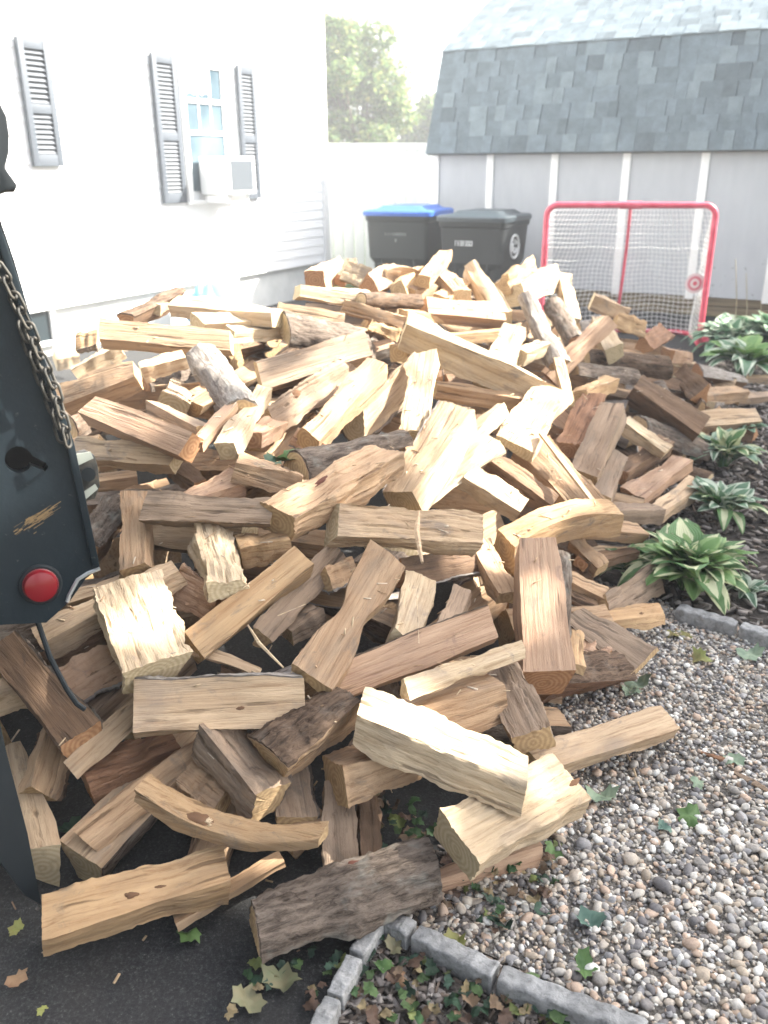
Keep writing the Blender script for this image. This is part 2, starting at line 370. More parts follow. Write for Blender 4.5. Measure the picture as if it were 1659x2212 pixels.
for sec, (p, d, nn, rows) in enumerate(((rp0, rd0, rn0, NC), (rp1, rd1, rn1, 9))):
    for r in range(rows):
        x = RL+.01-(rr.random()*.08)
        end = -1.15 if sec == 0 else -1.15
        th = 1
        x = RL
        while x > end:
            wi = rr.choice([5, 6, 7, 8, 9, 10, 11]); th = 1-th if rr.random() < .8 else th
            mi = (rr.choice([1, 2, 2, 1]) if th else rr.choice([0, 0, 1, 0])) if rr.random() > .06 else 3
            x -= wi*.02
            q = p+d*(r*ex-.012)+nn*(.003)
            M = Matrix.Identity(4)
            tn = d+nn*.055; tn /= np.linalg.norm(tn); nn2 = np.cross([1, 0, 0], tn)
            for i in range(3): M[i][0] = (1, 0, 0)[i]; M[i][1] = tn[i]; M[i][2] = nn2[i]; M[i][3] = (x, q[1], q[2])[i]
            # tilt so each course overlaps the one above it
            if cnt < 300 :
                o = link('shingle', shingle_me(wi, mi, th), shed); o.matrix_local = M; cnt += 1
            else:
                wd = wi*.02; extra.box(0, wd-.002, 0, ex*1.12, -.002, .007+.009*th, mi, M)
if extra.v:
    o = extra.build('shingle_field', SH, shed); o['kind'] = 'stuff'
# the courses beyond the right edge of the view
mb = MB(); a = rp0; 
for r in range(NC):
    q = rp0+rd0*(r*ex)+rn0*.006; b = q+rd0*ex*1.05; mb.prism([(-1.2, *q[1:]), (-1.2, *b[1:]), (-1.2, *(b-rn0*.01)[1:]), (-1.2, *(q-rn0*.01)[1:])], (SR-.1+1.2, 0, 0))
o = mb.build('shingle_rows', SH[1], shed); o['kind'] = 'stuff'

# ------------------------------------------------------------------ house
HP = gnd(704, 565, .4); HD = np.array([.489, .872, 0]); HD /= np.linalg.norm(HD); HN = np.array([HD[1], -HD[0], 0])
def hxz(x, y):
    q = onplane(x, y, HP, HN); return float(np.dot(q-HP, HD)), float(q[2])
HO = np.array([HP[0], HP[1], 0]); house = empty('clapboard_house', HO); house.matrix_world = frame(HO, HD, -HN)
tag(house, 'white clapboard house with dark louvred shutters, cropped by the left edge', 'house')
HL = -9.5; HR = .05; lap = .105
mb = MB(); z = .4; pr = [(-.0, .4)]
while z < 6.2:
    pr += [(-.011, z), (-.003, z+lap)]; z += lap
pr += [(6, z), (6, .4)]
mb.prism([(HL, a, b) for a, b in pr[1:]], (HR-HL, 0, 0)); mb.build('siding', M_white2, house)
mb = MB(); mb.box(HR-.09, HR+.02, -.03, 6.0, .38, 6.2); mb.build('corner_post', M_white, house, bevel=.004)
M_found = mat('painted_foundation', (.66, .68, .66), .8, .2); t = NT(M_found); n = t.noise(t.coord(), 6, 5); t.color(t.ramp(n, [(.3, (.58, .60, .58)), (.7, (.70, .71, .69))]))
mb = MB(); mb.box(HL, HR-.05, .05, 5.9, 0, .395); mb.build('foundation', M_found, house)
M_glass = mat('window_glass', (.12, .16, .19), .12, .4); t = NT(M_glass)
n = t.noise(t.coord(), 1.7, 2); t.color(t.ramp(n, [(.35, (.05, .08, .10)), (.65, (.13, .18, .21))]))
M_curt = mat('curtain', (.66, .72, .74), .9, .1)
M_shut = mat('shutter_charcoal', (.075, .088, .105), .5, .4)
def pane(s0, s1, z0_, z1_, name='window_pane', parent=house, y=-.006):
    mb = MB(); mb.box(s0, s1, y, y+.004, z0_, z1_); return mb.build(name, M_glass, parent)
# main window
ws0, ws1 = -2.47, -1.86; wz0, wz1 = 1.24, 2.47
win = MB(); fr = .055
for a in ((ws0-fr, ws0, wz0-.02, wz1+fr), (ws1, ws1+fr, wz0-.02, wz1+fr)): win.box(a[0], a[1], -.05, -.014, a[2], a[3])
win.box(ws0, ws1, -.05, -.014, wz1, wz1+fr); win.box(ws0-fr-.02, ws1+fr+.02, -.07, -.014, wz0-.06, wz0-.022)
wo = win.build('window', M_white, house, bevel=.004)
mb = MB()
for a in ((ws0, ws1, wz1-.05, wz1), (ws0, ws1, 2.105, 2.15), (ws0, ws1, 1.82, 1.86), (ws0, ws0+.035, wz0, wz1-.05), (ws1-.035, ws1, wz0, wz1-.05)): mb.box(a[0]+.002, a[1]-.002, -.034, -.012, a[2], a[3]-.002)
mb.build('sash', M_white, wo)
for zz0, zz1 in ((2.15, 2.42), (1.86, 2.105)):
    for q in (1, 2):
        mb = MB(); xx = ws0+.035+(ws1-ws0-.07)*q/3; mb.box(xx-.009, xx+.009, -.026, -.013, zz0, zz1); mb.build('muntin', M_white, wo)
for zz0, zz1 in ((2.15, 2.42), (1.86, 2.105), (1.30, 1.82)):
    p_ = pane(ws0+.035, ws1-.035, zz0, zz1, 'pane', wo, -.0195)
mb = MB()
for i in range(24):
    x0 = ws0+.04+(ws1-ws0-.08)*.72*i/24; x1 = ws0+.04+(ws1-ws0-.08)*.72*(i+1)/24; d0 = .004*math.sin(i*1.3)
    zb = 2.175+.02*abs(math.sin(i*.42)); mb.add([(x0, -.0215+d0*.1, zb), (x1, -.0215-d0*.1, zb+.003), (x1, -.0215, 2.415), (x0, -.0215, 2.415)], [(0, 1, 2, 3)])
mb.build('curtain', M_curt, wo)
def shutter(s0, s1, za, zb):
    st = .055; mb = MB(); y0, y1 = -.055, -.017
    mb.box(s0, s0+st, y0, y1, za, zb); mb.box(s1-st, s1, y0, y1, za, zb)
    mid = za+(zb-za)*.46
    for a, b in ((za, za+.09), (mid-.035, mid+.035), (zb-.075, zb)): mb.box(s0+st, s1-st, y0+.002, y1, a, b)
    o = mb.build('shutter', M_shut, house, bevel=.003)
    mb = MB()
    for a, b in ((za+.09, mid-.035), (mid+.035, zb-.075)):
        nn_ = int((b-a)/.036)
        for i in range(nn_):
            zc = a+(b-a)*(i+.5)/nn_; M = Matrix.Translation((0, -.034, zc)) @ Matrix.Rotation(math.radians(-38), 4, 'X')
            mb.box(s0+st, s1-st, -.004, .004, -.019, .019, 0, M)
    mb.box(s0+st, s1-st, -.019, -.017, za+.09, zb-.075)
    lo = mb.build('louvres', M_shut, o); lo['kind'] = 'stuff'
    return o
shutter(-2.88, -2.565, 1.20, 2.49); shutter(-1.63, -1.345, 1.20, 2.49); shutter(-4.35, -4.05, 1.54, 2.47); 
# the window whose right-hand shutter shows at the left edge
mb = MB(); mb.box(-5.5, -4.62, -.05, -.014, 1.52, 2.5); wo2 = mb.build('window', M_white, house, bevel=.004)
mb = MB(); mb.box(-5.42, -4.70, -.054, -.052, 1.6, 2.42); mb.build('pane', M_glass, wo2)
# basement window
b0 = hxz(122, 700)[0]
mb = MB(); mb.box(b0-.55, b0+.0, .0, .049, .10, .14); mb.box(b0-.045, b0, .0, .049, .14, .385); mb.box(b0-.55, b0-.505, .0, .049, .14, .385); bw = mb.build('basement_window', M_white, house, bevel=.003)
mb = MB(); mb.box(b0-.505, b0-.045, .03, .045, .14, .385); mb.build('pane', mat('dark_glass', (.02, .03, .035), .1, .5), bw)
# air conditioner
ac = empty('air_conditioner', HO); ac.matrix_world = frame(HO, HD, -HN)
tag(ac, 'white window air conditioner sticking out under the sash beside grey shutter', 'air conditioner')
a0, a1 = -2.36, -1.92
M_acm = mat('ac_casing', (.74, .75, .74), .5, .4); M_acg = mat('ac_coil', (.13, .15, .17), .7, .3)
mb = MB(); mb.box(a0, a1, -.42, -.06, 1.27, 1.62); cas = mb.build('casing', M_acm, ac, bevel=.012)
mb = MB(); mb.box(a0+.05, a1-.05, -.424, -.4215, 1.31, 1.585); coil = mb.build('rear_grille', M_acg, ac)
mb = MB()
for i in range(26): mb.box(a0+.05, a1-.05, -.428, -.4245, 1.314+i*.0103, 1.318+i*.0103)
mb.build('grille_fins', M_acg, coil)['kind'] = 'stuff'
mb = MB()
for sx in (a1+.0015,):
    for i in range(9): mb.box(sx, sx+.003, -.36, -.20, 1.34+i*.022, 1.349+i*.022)
mb.build('side_vent', M_acg, ac)['kind'] = 'stuff'
mb = MB(); mb.box(a0+.05, a0+.09, -.36, -.07, 1.19, 1.262); mb.box(a1-.09, a1-.05, -.36, -.07, 1.19, 1.262); mb.build('support_bracket', M_white, ac)

# ------------------------------------------------------------------ fence, bushes, trees
FA = np.array([-1.3, 12.9, 0]); FB = np.array([2.6, 11.5+1.4, 0])
fence = empty('vinyl_fence', FA); tag(fence, 'tall white board fence between the house and the shed', 'fence')
Lf = 6.4; fence.rotation_euler = (0, 0, math.radians(2))
brd = None
for i in range(42):
    if brd is None:
        mb = MB(); mb.box(0, .143, -.012, .012, .06, 1.74); brd = mb.build('board', M_white2, fence, bevel=.004)
    else:
        b = brd.copy(); col.objects.link(b); b.parent = fence; b.location = (i*.15, 0, 0)
for q in range(4):
    mb = MB(); mb.box(q*2.1-.07, q*2.1+.055, -.08, -.02, 0, 1.86); mb.box(q*2.1-.085, q*2.1+.07, -.095, -.005, 1.86, 1.89); mb.build('post', M_white2, fence, bevel=.004)
for z_ in (.03, 1.72): mb = MB(); mb.box(-.05, Lf, -.03, .03, z_, z_+.09); mb.build('rail', M_white2, fence, bevel=.004)

M_leafF = tint_mat('tree_foliage', .6, 3, .1, .3, .2, .35)
def leafcloud(name, centers, radii, n, size, pal, mm, parent=None, avoid=None, shell=.55):
    C_ = np.array(centers); Rr = np.array(radii); wgt = Rr**2; idx = rng.choice(len(C_), n, p=wgt/wgt.sum())
    d = rng.normal(0, 1, (n, 3)); d /= np.linalg.norm(d, axis=1)[:, None]; rad = Rr[idx]*(shell+(1-shell)*rng.uniform(0, 1, n))*(1+rng.normal(0, .13, n))
    P = C_[idx]+d*rad[:, None]*np.array([1, 1, .8])
    if avoid is not None: P = P[~avoid(P)]
    n = len(P); s = size*np.exp(rng.normal(0, .3, n))
    bv = np.array([(-1, 0, 0), (-.25, -.55, .1), (1, 0, -.12), (-.25, .55, .1)], float); bf = np.array([(0, 1, 2, 3)])
    S = np.stack([s, s, s], 1); nv = 4; R = rotmats(n, .9)
    V = np.einsum('nij,nkj->nki', R, bv[None]*S[:, None, :])+P[:, None, :]
    F = (bf[None]+np.arange(n)[:, None, None]*nv).reshape(-1, 4); cc = pal[rng.integers(0, len(pal), n)]*rng.uniform(.7, 1.25, (n, 1))
    me = np_mesh(name, V.reshape(-1, 3), F, nv, np.clip(cc, 0, 1)); o = link(name, me, parent, mm); return o
M_trunk = bark_mat('tree_bark', (.16, .12, .09), (.05, .04, .03))
def tree(name, base, h, blobs, nleaf, lsize, pal, label, trunk_r=.16, avoid=None, cat='tree', group=None):
    root = empty(name, base); tag(root, label, cat, group)
    B = np.array([b[:3] for b in blobs]); Rr = [b[3] for b in blobs]
    if trunk_r:
        mb = MB(); mb.tube([(0, 0, 0), (.05, .02, h*.3), (0, .05, h*.6), (.04, 0, h*.9)], [trunk_r, trunk_r*.8, trunk_r*.6, trunk_r*.2], 10)
        for b in B[:14]:
            s0 = Vector((.02, .03, h*random.uniform(.25, .6))); e_ = Vector(b); mid = (s0+e_)/2+Vector((0, 0, -.1*h*.3)); mb.tube([s0, mid, e_], [trunk_r*.45, trunk_r*.28, trunk_r*.06], 6)
        mb.build('trunk', M_trunk, root, smooth=True)
    av = (lambda P: avoid(P+np.array(base))) if avoid else None
    leafcloud('crown', B, Rr, nleaf, lsize, pal, M_leafF, root, av); return root
PG = np.array([(.11, .18, .065), (.15, .24, .08), (.09, .15, .06), (.23, .30, .10), (.29, .33, .12)])
def blobs_ell(c, r, n, br, seed):
    g = np.random.default_rng(seed); out = []
    while len(out) < n:
        d = g.normal(0, 1, 3); d /= np.linalg.norm(d); q = np.array(c)+d*np.array(r)*g.uniform(.35, 1)
        out.append((*q, br*g.uniform(.7, 1.3)))
    return out
PM = np.vstack([PG, PG*1.1, [(.26, .24, .09)]])
tc = depth_at(782, 190, 27)
tree('maple_tree', (float(tc[0]), float(tc[1]), 0), float(tc[2]), [(b[0]-tc[0], b[1]-tc[1], b[2], b[3]) for b in blobs_ell((tc[0]-.5, tc[1], tc[2]-.3), (2.1, 1.9, 2.4), 56, .55, 4)], 26000, .075, PM, 'leafy green maple with a few orange leaves above the white fence')
tc = depth_at(908, 245, 34)
tree('shade_tree', (float(tc[0])+1, float(tc[1]), 0), float(tc[2]), [(b[0]-tc[0]-1, b[1]-tc[1], b[2], b[3]) for b in blobs_ell((tc[0]+.6, tc[1], tc[2]-.8), (1.9, 1.6, 1.5), 26, .6, 9)], 8000, .11, PG*.8, 'distant green tree beside the left slope of the shed roof')
tc = depth_at(800, 305, 15)
tree('round_shrub', (float(tc[0]), float(tc[1]), 0), 1.4, [(b[0]-tc[0], b[1]-tc[1], b[2], b[3]) for b in blobs_ell((tc[0], tc[1], 1.42), (.45, .4, .35), 16, .28, 5)], 9000, .022, PG*1.25, 'clipped round shrub whose top shows over the white fence', .05, cat='shrub')

# ------------------------------------------------------------------ pile height
FOOT = [(-.9, 1.45), (-.45, 1.45), (-.1, 1.5), (.25, 1.55), (.5, 1.85), (.6, 2.35), (.95, 2.95), (1.35, 3.65), (1.8, 4.5), (2.45, 5.3), (2.5, 6.0), (1.9, 6.5), (1.0, 6.8), (-.2, 6.9), (-1.3, 6.4), (-2.1, 5.0), (-2.4, 3.6), (-2.2, 2.4), (-1.5, 1.7)]
FP = np.array(FOOT); FQ = np.roll(FP, -1, 0)
def edge_d(x, y):
    p = np.array([x, y]); ab = FQ-FP; tt = np.clip(((p-FP)*ab).sum(1)/(ab*ab).sum(1), 0, 1); dd = np.linalg.norm(FP+ab*tt[:, None]-p, axis=1).min()
    return dd if inpoly(np.array([x]), np.array([y]), FOOT)[0] else -dd
GX = np.arange(-4, 5, .06); GY = np.arange(.6, 9, .06)
PF_x = [-9, -.12, 0, .35, .8, 1.35, 1.8, 2.2, 9]; PF_z = [.045, .045, .06, .25, .47, .74, .87, .93, .95]
HG = np.array([[np.interp(edge_d(x, y), PF_x, PF_z) for x in GX] for y in GY])
def hgt(x, y):
    fx = (x-GX[0])/.06; fy = (y-GY[0])/.06
    ix = int(min(max(fx, 0), len(GX)-2)); iy = int(min(max(fy, 0), len(GY)-2)); ax = min(max(fx-ix, 0), 1); ay = min(max(fy-iy, 0), 1)
    return (HG[iy, ix]*(1-ax)+HG[iy, ix+1]*ax)*(1-ay)+(HG[iy+1, ix]*(1-ax)+HG[iy+1, ix+1]*ax)*ay
def on_pile(px, py, lift):
    d = ray(px, py); t_ = .9; last = None
    while t_ < 7.0:
        p = CAM+d*t_
        if p[2] < hgt(p[0], p[1])+lift: return t_
        if p[2] < 0: return t_
        t_ += .012
    return min(max((CH-.98)/max(.02, -d[2]), 3), 6.2) if d[2] < 0 else 5.8

# ------------------------------------------------------------------ firewood builder
def profile(kind, g):
    j = lambda s=.10: g.uniform(-s, s)
    if kind in ('slab', 'bslab', 'thin'):
        r = {'slab': g.uniform(.6, .95), 'bslab': g.uniform(.55, .8), 'thin': g.uniform(.22, .35)}[kind]
        p = [(-.5+j(), -r/2+j()), (.5+j(), -r/2+j()), (.5+j(), r/2+j()), (-.5+j(), r/2+j())]
        return p, ([1] if kind == 'bslab' else [])
    if kind in ('wedge', 'wedgeb', 'tri'):
        a = math.radians(g.uniform(52, 72)); p = [(0+j(.04), .5)]
        ar = [(math.sin(q)*1.0, .5-math.cos(q)*1.0) for q in np.linspace(-a/2, a/2, 5)]
        p += ar                                     # ridge at top, arc below
        bk = [1, 2, 3, 4] if kind != 'tri' else []
        if kind == 'wedgeb': p = [(-y, -z) for y, z in p]
        return p, bk
    if kind in ('half', 'halfb'):
        p = [(math.cos(q)*.5*(1+j(.05)), -math.sin(q)*.42+.15) for q in np.linspace(0, math.pi, 8)][::-1]; bk = list(range(7))
        if kind == 'halfb': p = [(-y, -z) for y, z in p]
        return p, bk
    p = [(math.cos(q)*.5*(1+j(.05)), math.sin(q)*.5*(1+j(.05))) for q in np.linspace(0, 2*math.pi, 11)[:-1]]
    return p, list(range(10))
def area2(p): return sum(p[i][0]*p[(i+1) % len(p)][1]-p[(i+1) % len(p)][0]*p[i][1] for i in range(len(p)))
def log_geo(L, kind, size_fn, bend, g, nx, du, rough, neck=0., w_abs=None):
    p, bk = profile(kind, g)
    if area2(p) < 0:
        n_ = len(p); p = p[::-1]; bk = [(n_-2-b) % n_ for b in bk]
    p = np.array(p); s = size_fn(p); p = p*s
    pts = []; eb = []; nE = len(p)
    for i in range(nE):
        a, b = p[i], p[(i+1) % nE]; m_ = max(1, int(round(np.linalg.norm(b-a)/du)))
        for q in range(m_): pts.append(a+(b-a)*q/m_); eb.append(i in bk)
    pts = np.array(pts); K = len(pts); eb = np.array(eb); corner = np.zeros(K, bool); c_i = 0
    for i in range(nE):
        corner[c_i] = not (i in bk and (i-1) % nE in bk); c_i += max(1, int(round(np.linalg.norm(p[(i+1) % nE]-p[i])/du)))
    nx_ = np.roll(pts, -1, 0)-np.roll(pts, 1, 0); nrm = np.stack([nx_[:, 1], -nx_[:, 0]], 1); nrm /= np.linalg.norm(nrm, axis=1)[:, None]+1e-9
    xs = np.linspace(-1, 1, nx); u = np.arange(K)/K
    disp = np.zeros((nx, K))
    for f in (2, 3, 5, 7, 9, 12, 16, 21, 27):
        if f > K/2: break
        wv_ = np.cos(2*np.pi*(f*u[None]+g.uniform(-.3, .3)*xs[:, None]+.12*np.sin(3*xs[:, None]+f))+g.uniform(0, 6.28))
        disp += (rough*.8/f**.35)*g.uniform(.4, 1)*(wv_ if f < 7 else (.6-1.6*(1-np.abs(wv_))**2))
    for f in (1.5, 2.7, 4.3):
        disp += rough*.55*np.sin(f*xs[:, None]*2+g.uniform(0, 6.28)+2*np.pi*u[None]*g.integers(0, 3))
    disp += rough*.18*g.normal(0, 1, (nx, K))
    for kc in np.where(corner)[0]:
        wlk = np.cumsum(g.normal(0, 1, nx)); wlk -= np.linspace(wlk[0], wlk[-1], nx); disp[:, kc] += rough*.5*np.clip(wlk/2, -2.2, 1.6)+rough*.22*g.normal(0, 1, nx)
    taper = 1+g.uniform(-.12, .12)*xs+.05*np.sin(xs*g.uniform(2, 4)+g.uniform(0, 6))
    tapy = 1-neck*np.exp(-(xs/.28)**2)
    tw = g.uniform(-.22, .22)*xs
    R_ = pts[None]*taper[:, None, None]+nrm[None]*disp[..., None]
    R_[..., 0] *= tapy[:, None]
    c_, s_ = np.cos(tw)[:, None], np.sin(tw)[:, None]
    Yv = R_[..., 0]*c_-R_[..., 1]*s_; Zv = R_[..., 0]*s_+R_[..., 1]*c_
    bx = bend[0]*(.5-xs**2)[:, None]; bz = bend[1]*(.5-xs**2)[:, None]
    Yv = Yv+bx; Zv = Zv+bz
    Xv = np.repeat((xs*L/2)[:, None], K, 1)
    ew = np.abs(xs)[:, None]**6; Xv = Xv+ew*(g.uniform(-.22, .22)*Yv+g.uniform(-.2, .2)*Zv+g.normal(0, rough*.12, (nx, K)))
    V = np.stack([Xv, Yv, Zv], 2)
    fs = []; mi = []
    for i in range(nx-1):
        for k_ in range(K):
            fs.append((i*K+k_, i*K+(k_+1) % K, (i+1)*K+(k_+1) % K, (i+1)*K+k_)); mi.append(0)
    verts = V.reshape(-1, 3).tolist()
    for e_, i in ((0, 0), (1, nx-1)):
        c0 = V[i].mean(0); ring = V[i]
        inner = c0+(ring-c0)*.82; inner[:, 0] += g.normal(0, .0004, K)
        b0_ = len(verts); verts += inner.tolist(); verts.append(c0.tolist()); cc = len(verts)-1
        for k_ in range(K):
            k2 = (k_+1) % K
            q = (i*K+k_, b0_+k_, b0_+k2, i*K+k2); tr_ = (b0_+k_, cc, b0_+k2)
            if e_ == 1: q = q[::-1]; tr_ = tr_[::-1]
            fs += [q, tr_]; mi += [1, 1]
    bark = None
    if eb.any():
        ks = [k_ for k_ in range(K)]; bv = []; bf = []
        th = rough*1.4+.0025
        full = eb.all()
        st = 0 if full else next(k_ for k_ in range(K) if eb[k_] and not eb[k_-1])
        run = [(st+q) % K for q in range(K if full else int(eb.sum())+1)]
        n2 = nrm[run]; bn = g.normal(0, 1, (nx, len(run)))
        base = V[:, run]; out = base.copy()
        ridg = np.zeros((nx, len(run)))
        uu = np.arange(len(run))
        for q in range(5): ridg += np.cos(uu[None]*g.uniform(.9, 2.6)+np.sin(xs[:, None]*g.uniform(2, 7)+g.uniform(0, 6))*1.5+g.uniform(0, 6))
        dd = th*(1+.14*ridg+.22*bn); dd = np.maximum(dd, .001)
        out[..., 1] += n2[None, :, 0]*dd; out[..., 2] += n2[None, :, 1]*dd
        x_in = (1-.012)*np.ones(nx); out[..., 0] *= x_in[:, None]; inn = base.copy(); inn[..., 0] *= .99; inn[..., 1] -= n2[None, :, 0]*.001; inn[..., 2] -= n2[None, :, 1]*.001
        m_ = len(run); bv = out.reshape(-1, 3).tolist()+inn.reshape(-1, 3).tolist(); off = nx*m_
        for i in range(nx-1):
            for k_ in range(m_ if full else m_-1):
                k2 = (k_+1) % m_
                bf.append((i*m_+k_, i*m_+k2, (i+1)*m_+k2, (i+1)*m_+k_))
            if not full:
                bf.append((off+i*m_, i*m_, (i+1)*m_, off+(i+1)*m_)); bf.append((i*m_+m_-1, off+i*m_+m_-1, off+(i+1)*m_+m_-1, (i+1)*m_+m_-1))
        for k_ in range(m_ if full else m_-1):
            k2 = (k_+1) % m_
            bf.append((k_, off+k_, off+k2, k2)); i = (nx-1)*m_; bf.append((i+k2, off+i+k2, off+i+k_, i+k_))
        bark = (bv, bf)
    return verts, fs, mi, bark
def to_mesh(name, v, f, mi=None, mats=(), angle=42):
    me = bpy.data.meshes.new(name); me.from_pydata(v, [], f); me.update()
    if mi is not None: me.polygons.foreach_set('material_index', mi)
    me.polygons.foreach_set('use_smooth', [True]*len(f) if mi is None else [q_ == 0 or len(mats) > 2 for q_ in mi]); me.set_sharp_from_angle(angle=math.radians(angle))
    for q in mats: me.materials.append(q)
    return me
logs = []
def make_log(p1, p2, wm, kind, tone, roll=0., bend_w=(0, 0, 0), seed=0, nx=26, du=.011, rough=.0028, neck=0., view=None, barkm=None, name='firewood_log'):
    g = np.random.default_rng(seed); p1 = np.array(p1); p2 = np.array(p2); c = (p1+p2)/2; ax = p2-p1; L = np.linalg.norm(ax); ax /= L
    tocam = CAM-c; tocam /= np.linalg.norm(tocam)
    z = np.array([0, 0, 1.])*1.+tocam*.1; z -= ax*np.dot(z, ax)
    if np.linalg.norm(z) < .2: z = tocam-ax*np.dot(tocam, ax)
    z /= np.linalg.norm(z); y = np.cross(z, ax); a = math.radians(roll); z, y = z*math.cos(a)+y*math.sin(a), y*math.cos(a)-z*math.sin(a)
    sil = np.cross(ax, tocam); sil /= np.linalg.norm(sil)+1e-9; sy, sz_ = np.dot(sil, y), np.dot(sil, z)
    def sf(p):
        e_ = p[:, 0]*sy+p[:, 1]*sz_; return wm/max(.2, e_.max()-e_.min())
    bend = (np.dot(bend_w, y), np.dot(bend_w, z))
    rough = rough*min(1.1, max(.35, wm/.10))
    v, f, mi, bark = log_geo(L, kind, sf, bend, g, nx, du, rough, neck)
    M = Matrix.Identity(4)
    for i in range(3): M[i][0] = ax[i]; M[i][1] = y[i]; M[i][2] = z[i]; M[i][3] = c[i]
    zmin = min((M @ Vector(q)).z for q in v[::3])
    if zmin < .006: M[2][3] += .006-zmin
    wm_ = WOOD[tone]; o = link(name, to_mesh(name, v, f, mi, wm_)); o.matrix_world = M
    if bark:
        b = link('bark', to_mesh('bark', bark[0], bark[1], None, [BARK[barkm if barkm is not None else int(g.integers(0, 3))]], 60), o)
    return o
def px_log(i, x1, y1, x2, y2, wpx, kind, tone, lift, label, roll=None, bend=0., neck=0., rough=None, barkm=None, tgt=.45, maxl=.47):
    wpx *= float(np.interp((y1+y2)/2, [700, 1000, 1250], [.80, .86, 1.]))
    t1 = on_pile(x1, y1, lift); t2 = on_pile(x2, y2, lift); d1, d2 = ray(x1, y1), ray(x2, y2)
    tm = (t1+t2)/2; dl = (t1-t2)/2; best = None
    for k_ in np.linspace(0, 2.2, 45):
        a = CAM+d1*(tm+k_*dl); b = CAM+d2*(tm-k_*dl); L = np.linalg.norm(a-b); pen = abs(k_-1)*.12+max(0, L-maxl)*6+max(0, .30-L)*1.5
        if best is None or pen < best[0]: best = (pen, a, b, L)
    _, a, b, L = best
    if L > maxl+.1:
        sc = (maxl+.1)/L; a = CAM+(a-CAM)*sc; b = CAM+(b-CAM)*sc; tm *= sc
    g = random.Random(i*17+3)
    r = roll if roll is not None else g.uniform(-18, 18)
    bw = -cu*bend*tm/FPX
    o = make_log(a, b, wpx*tm/FPX, kind, tone, r, bw, seed=100+i, nx=36 if wpx > 60 else 22, du=.0065 if tm < 2.6 else .012, rough=rough if rough is not None else g.uniform(.0026, .0050), neck=neck, barkm=barkm)
    logs.append((o, (x1+x2)/2, (y1+y2)/2, (a+b)/2)); tag(o, label, 'firewood', 'split firewood heaped on the driveway'); return o

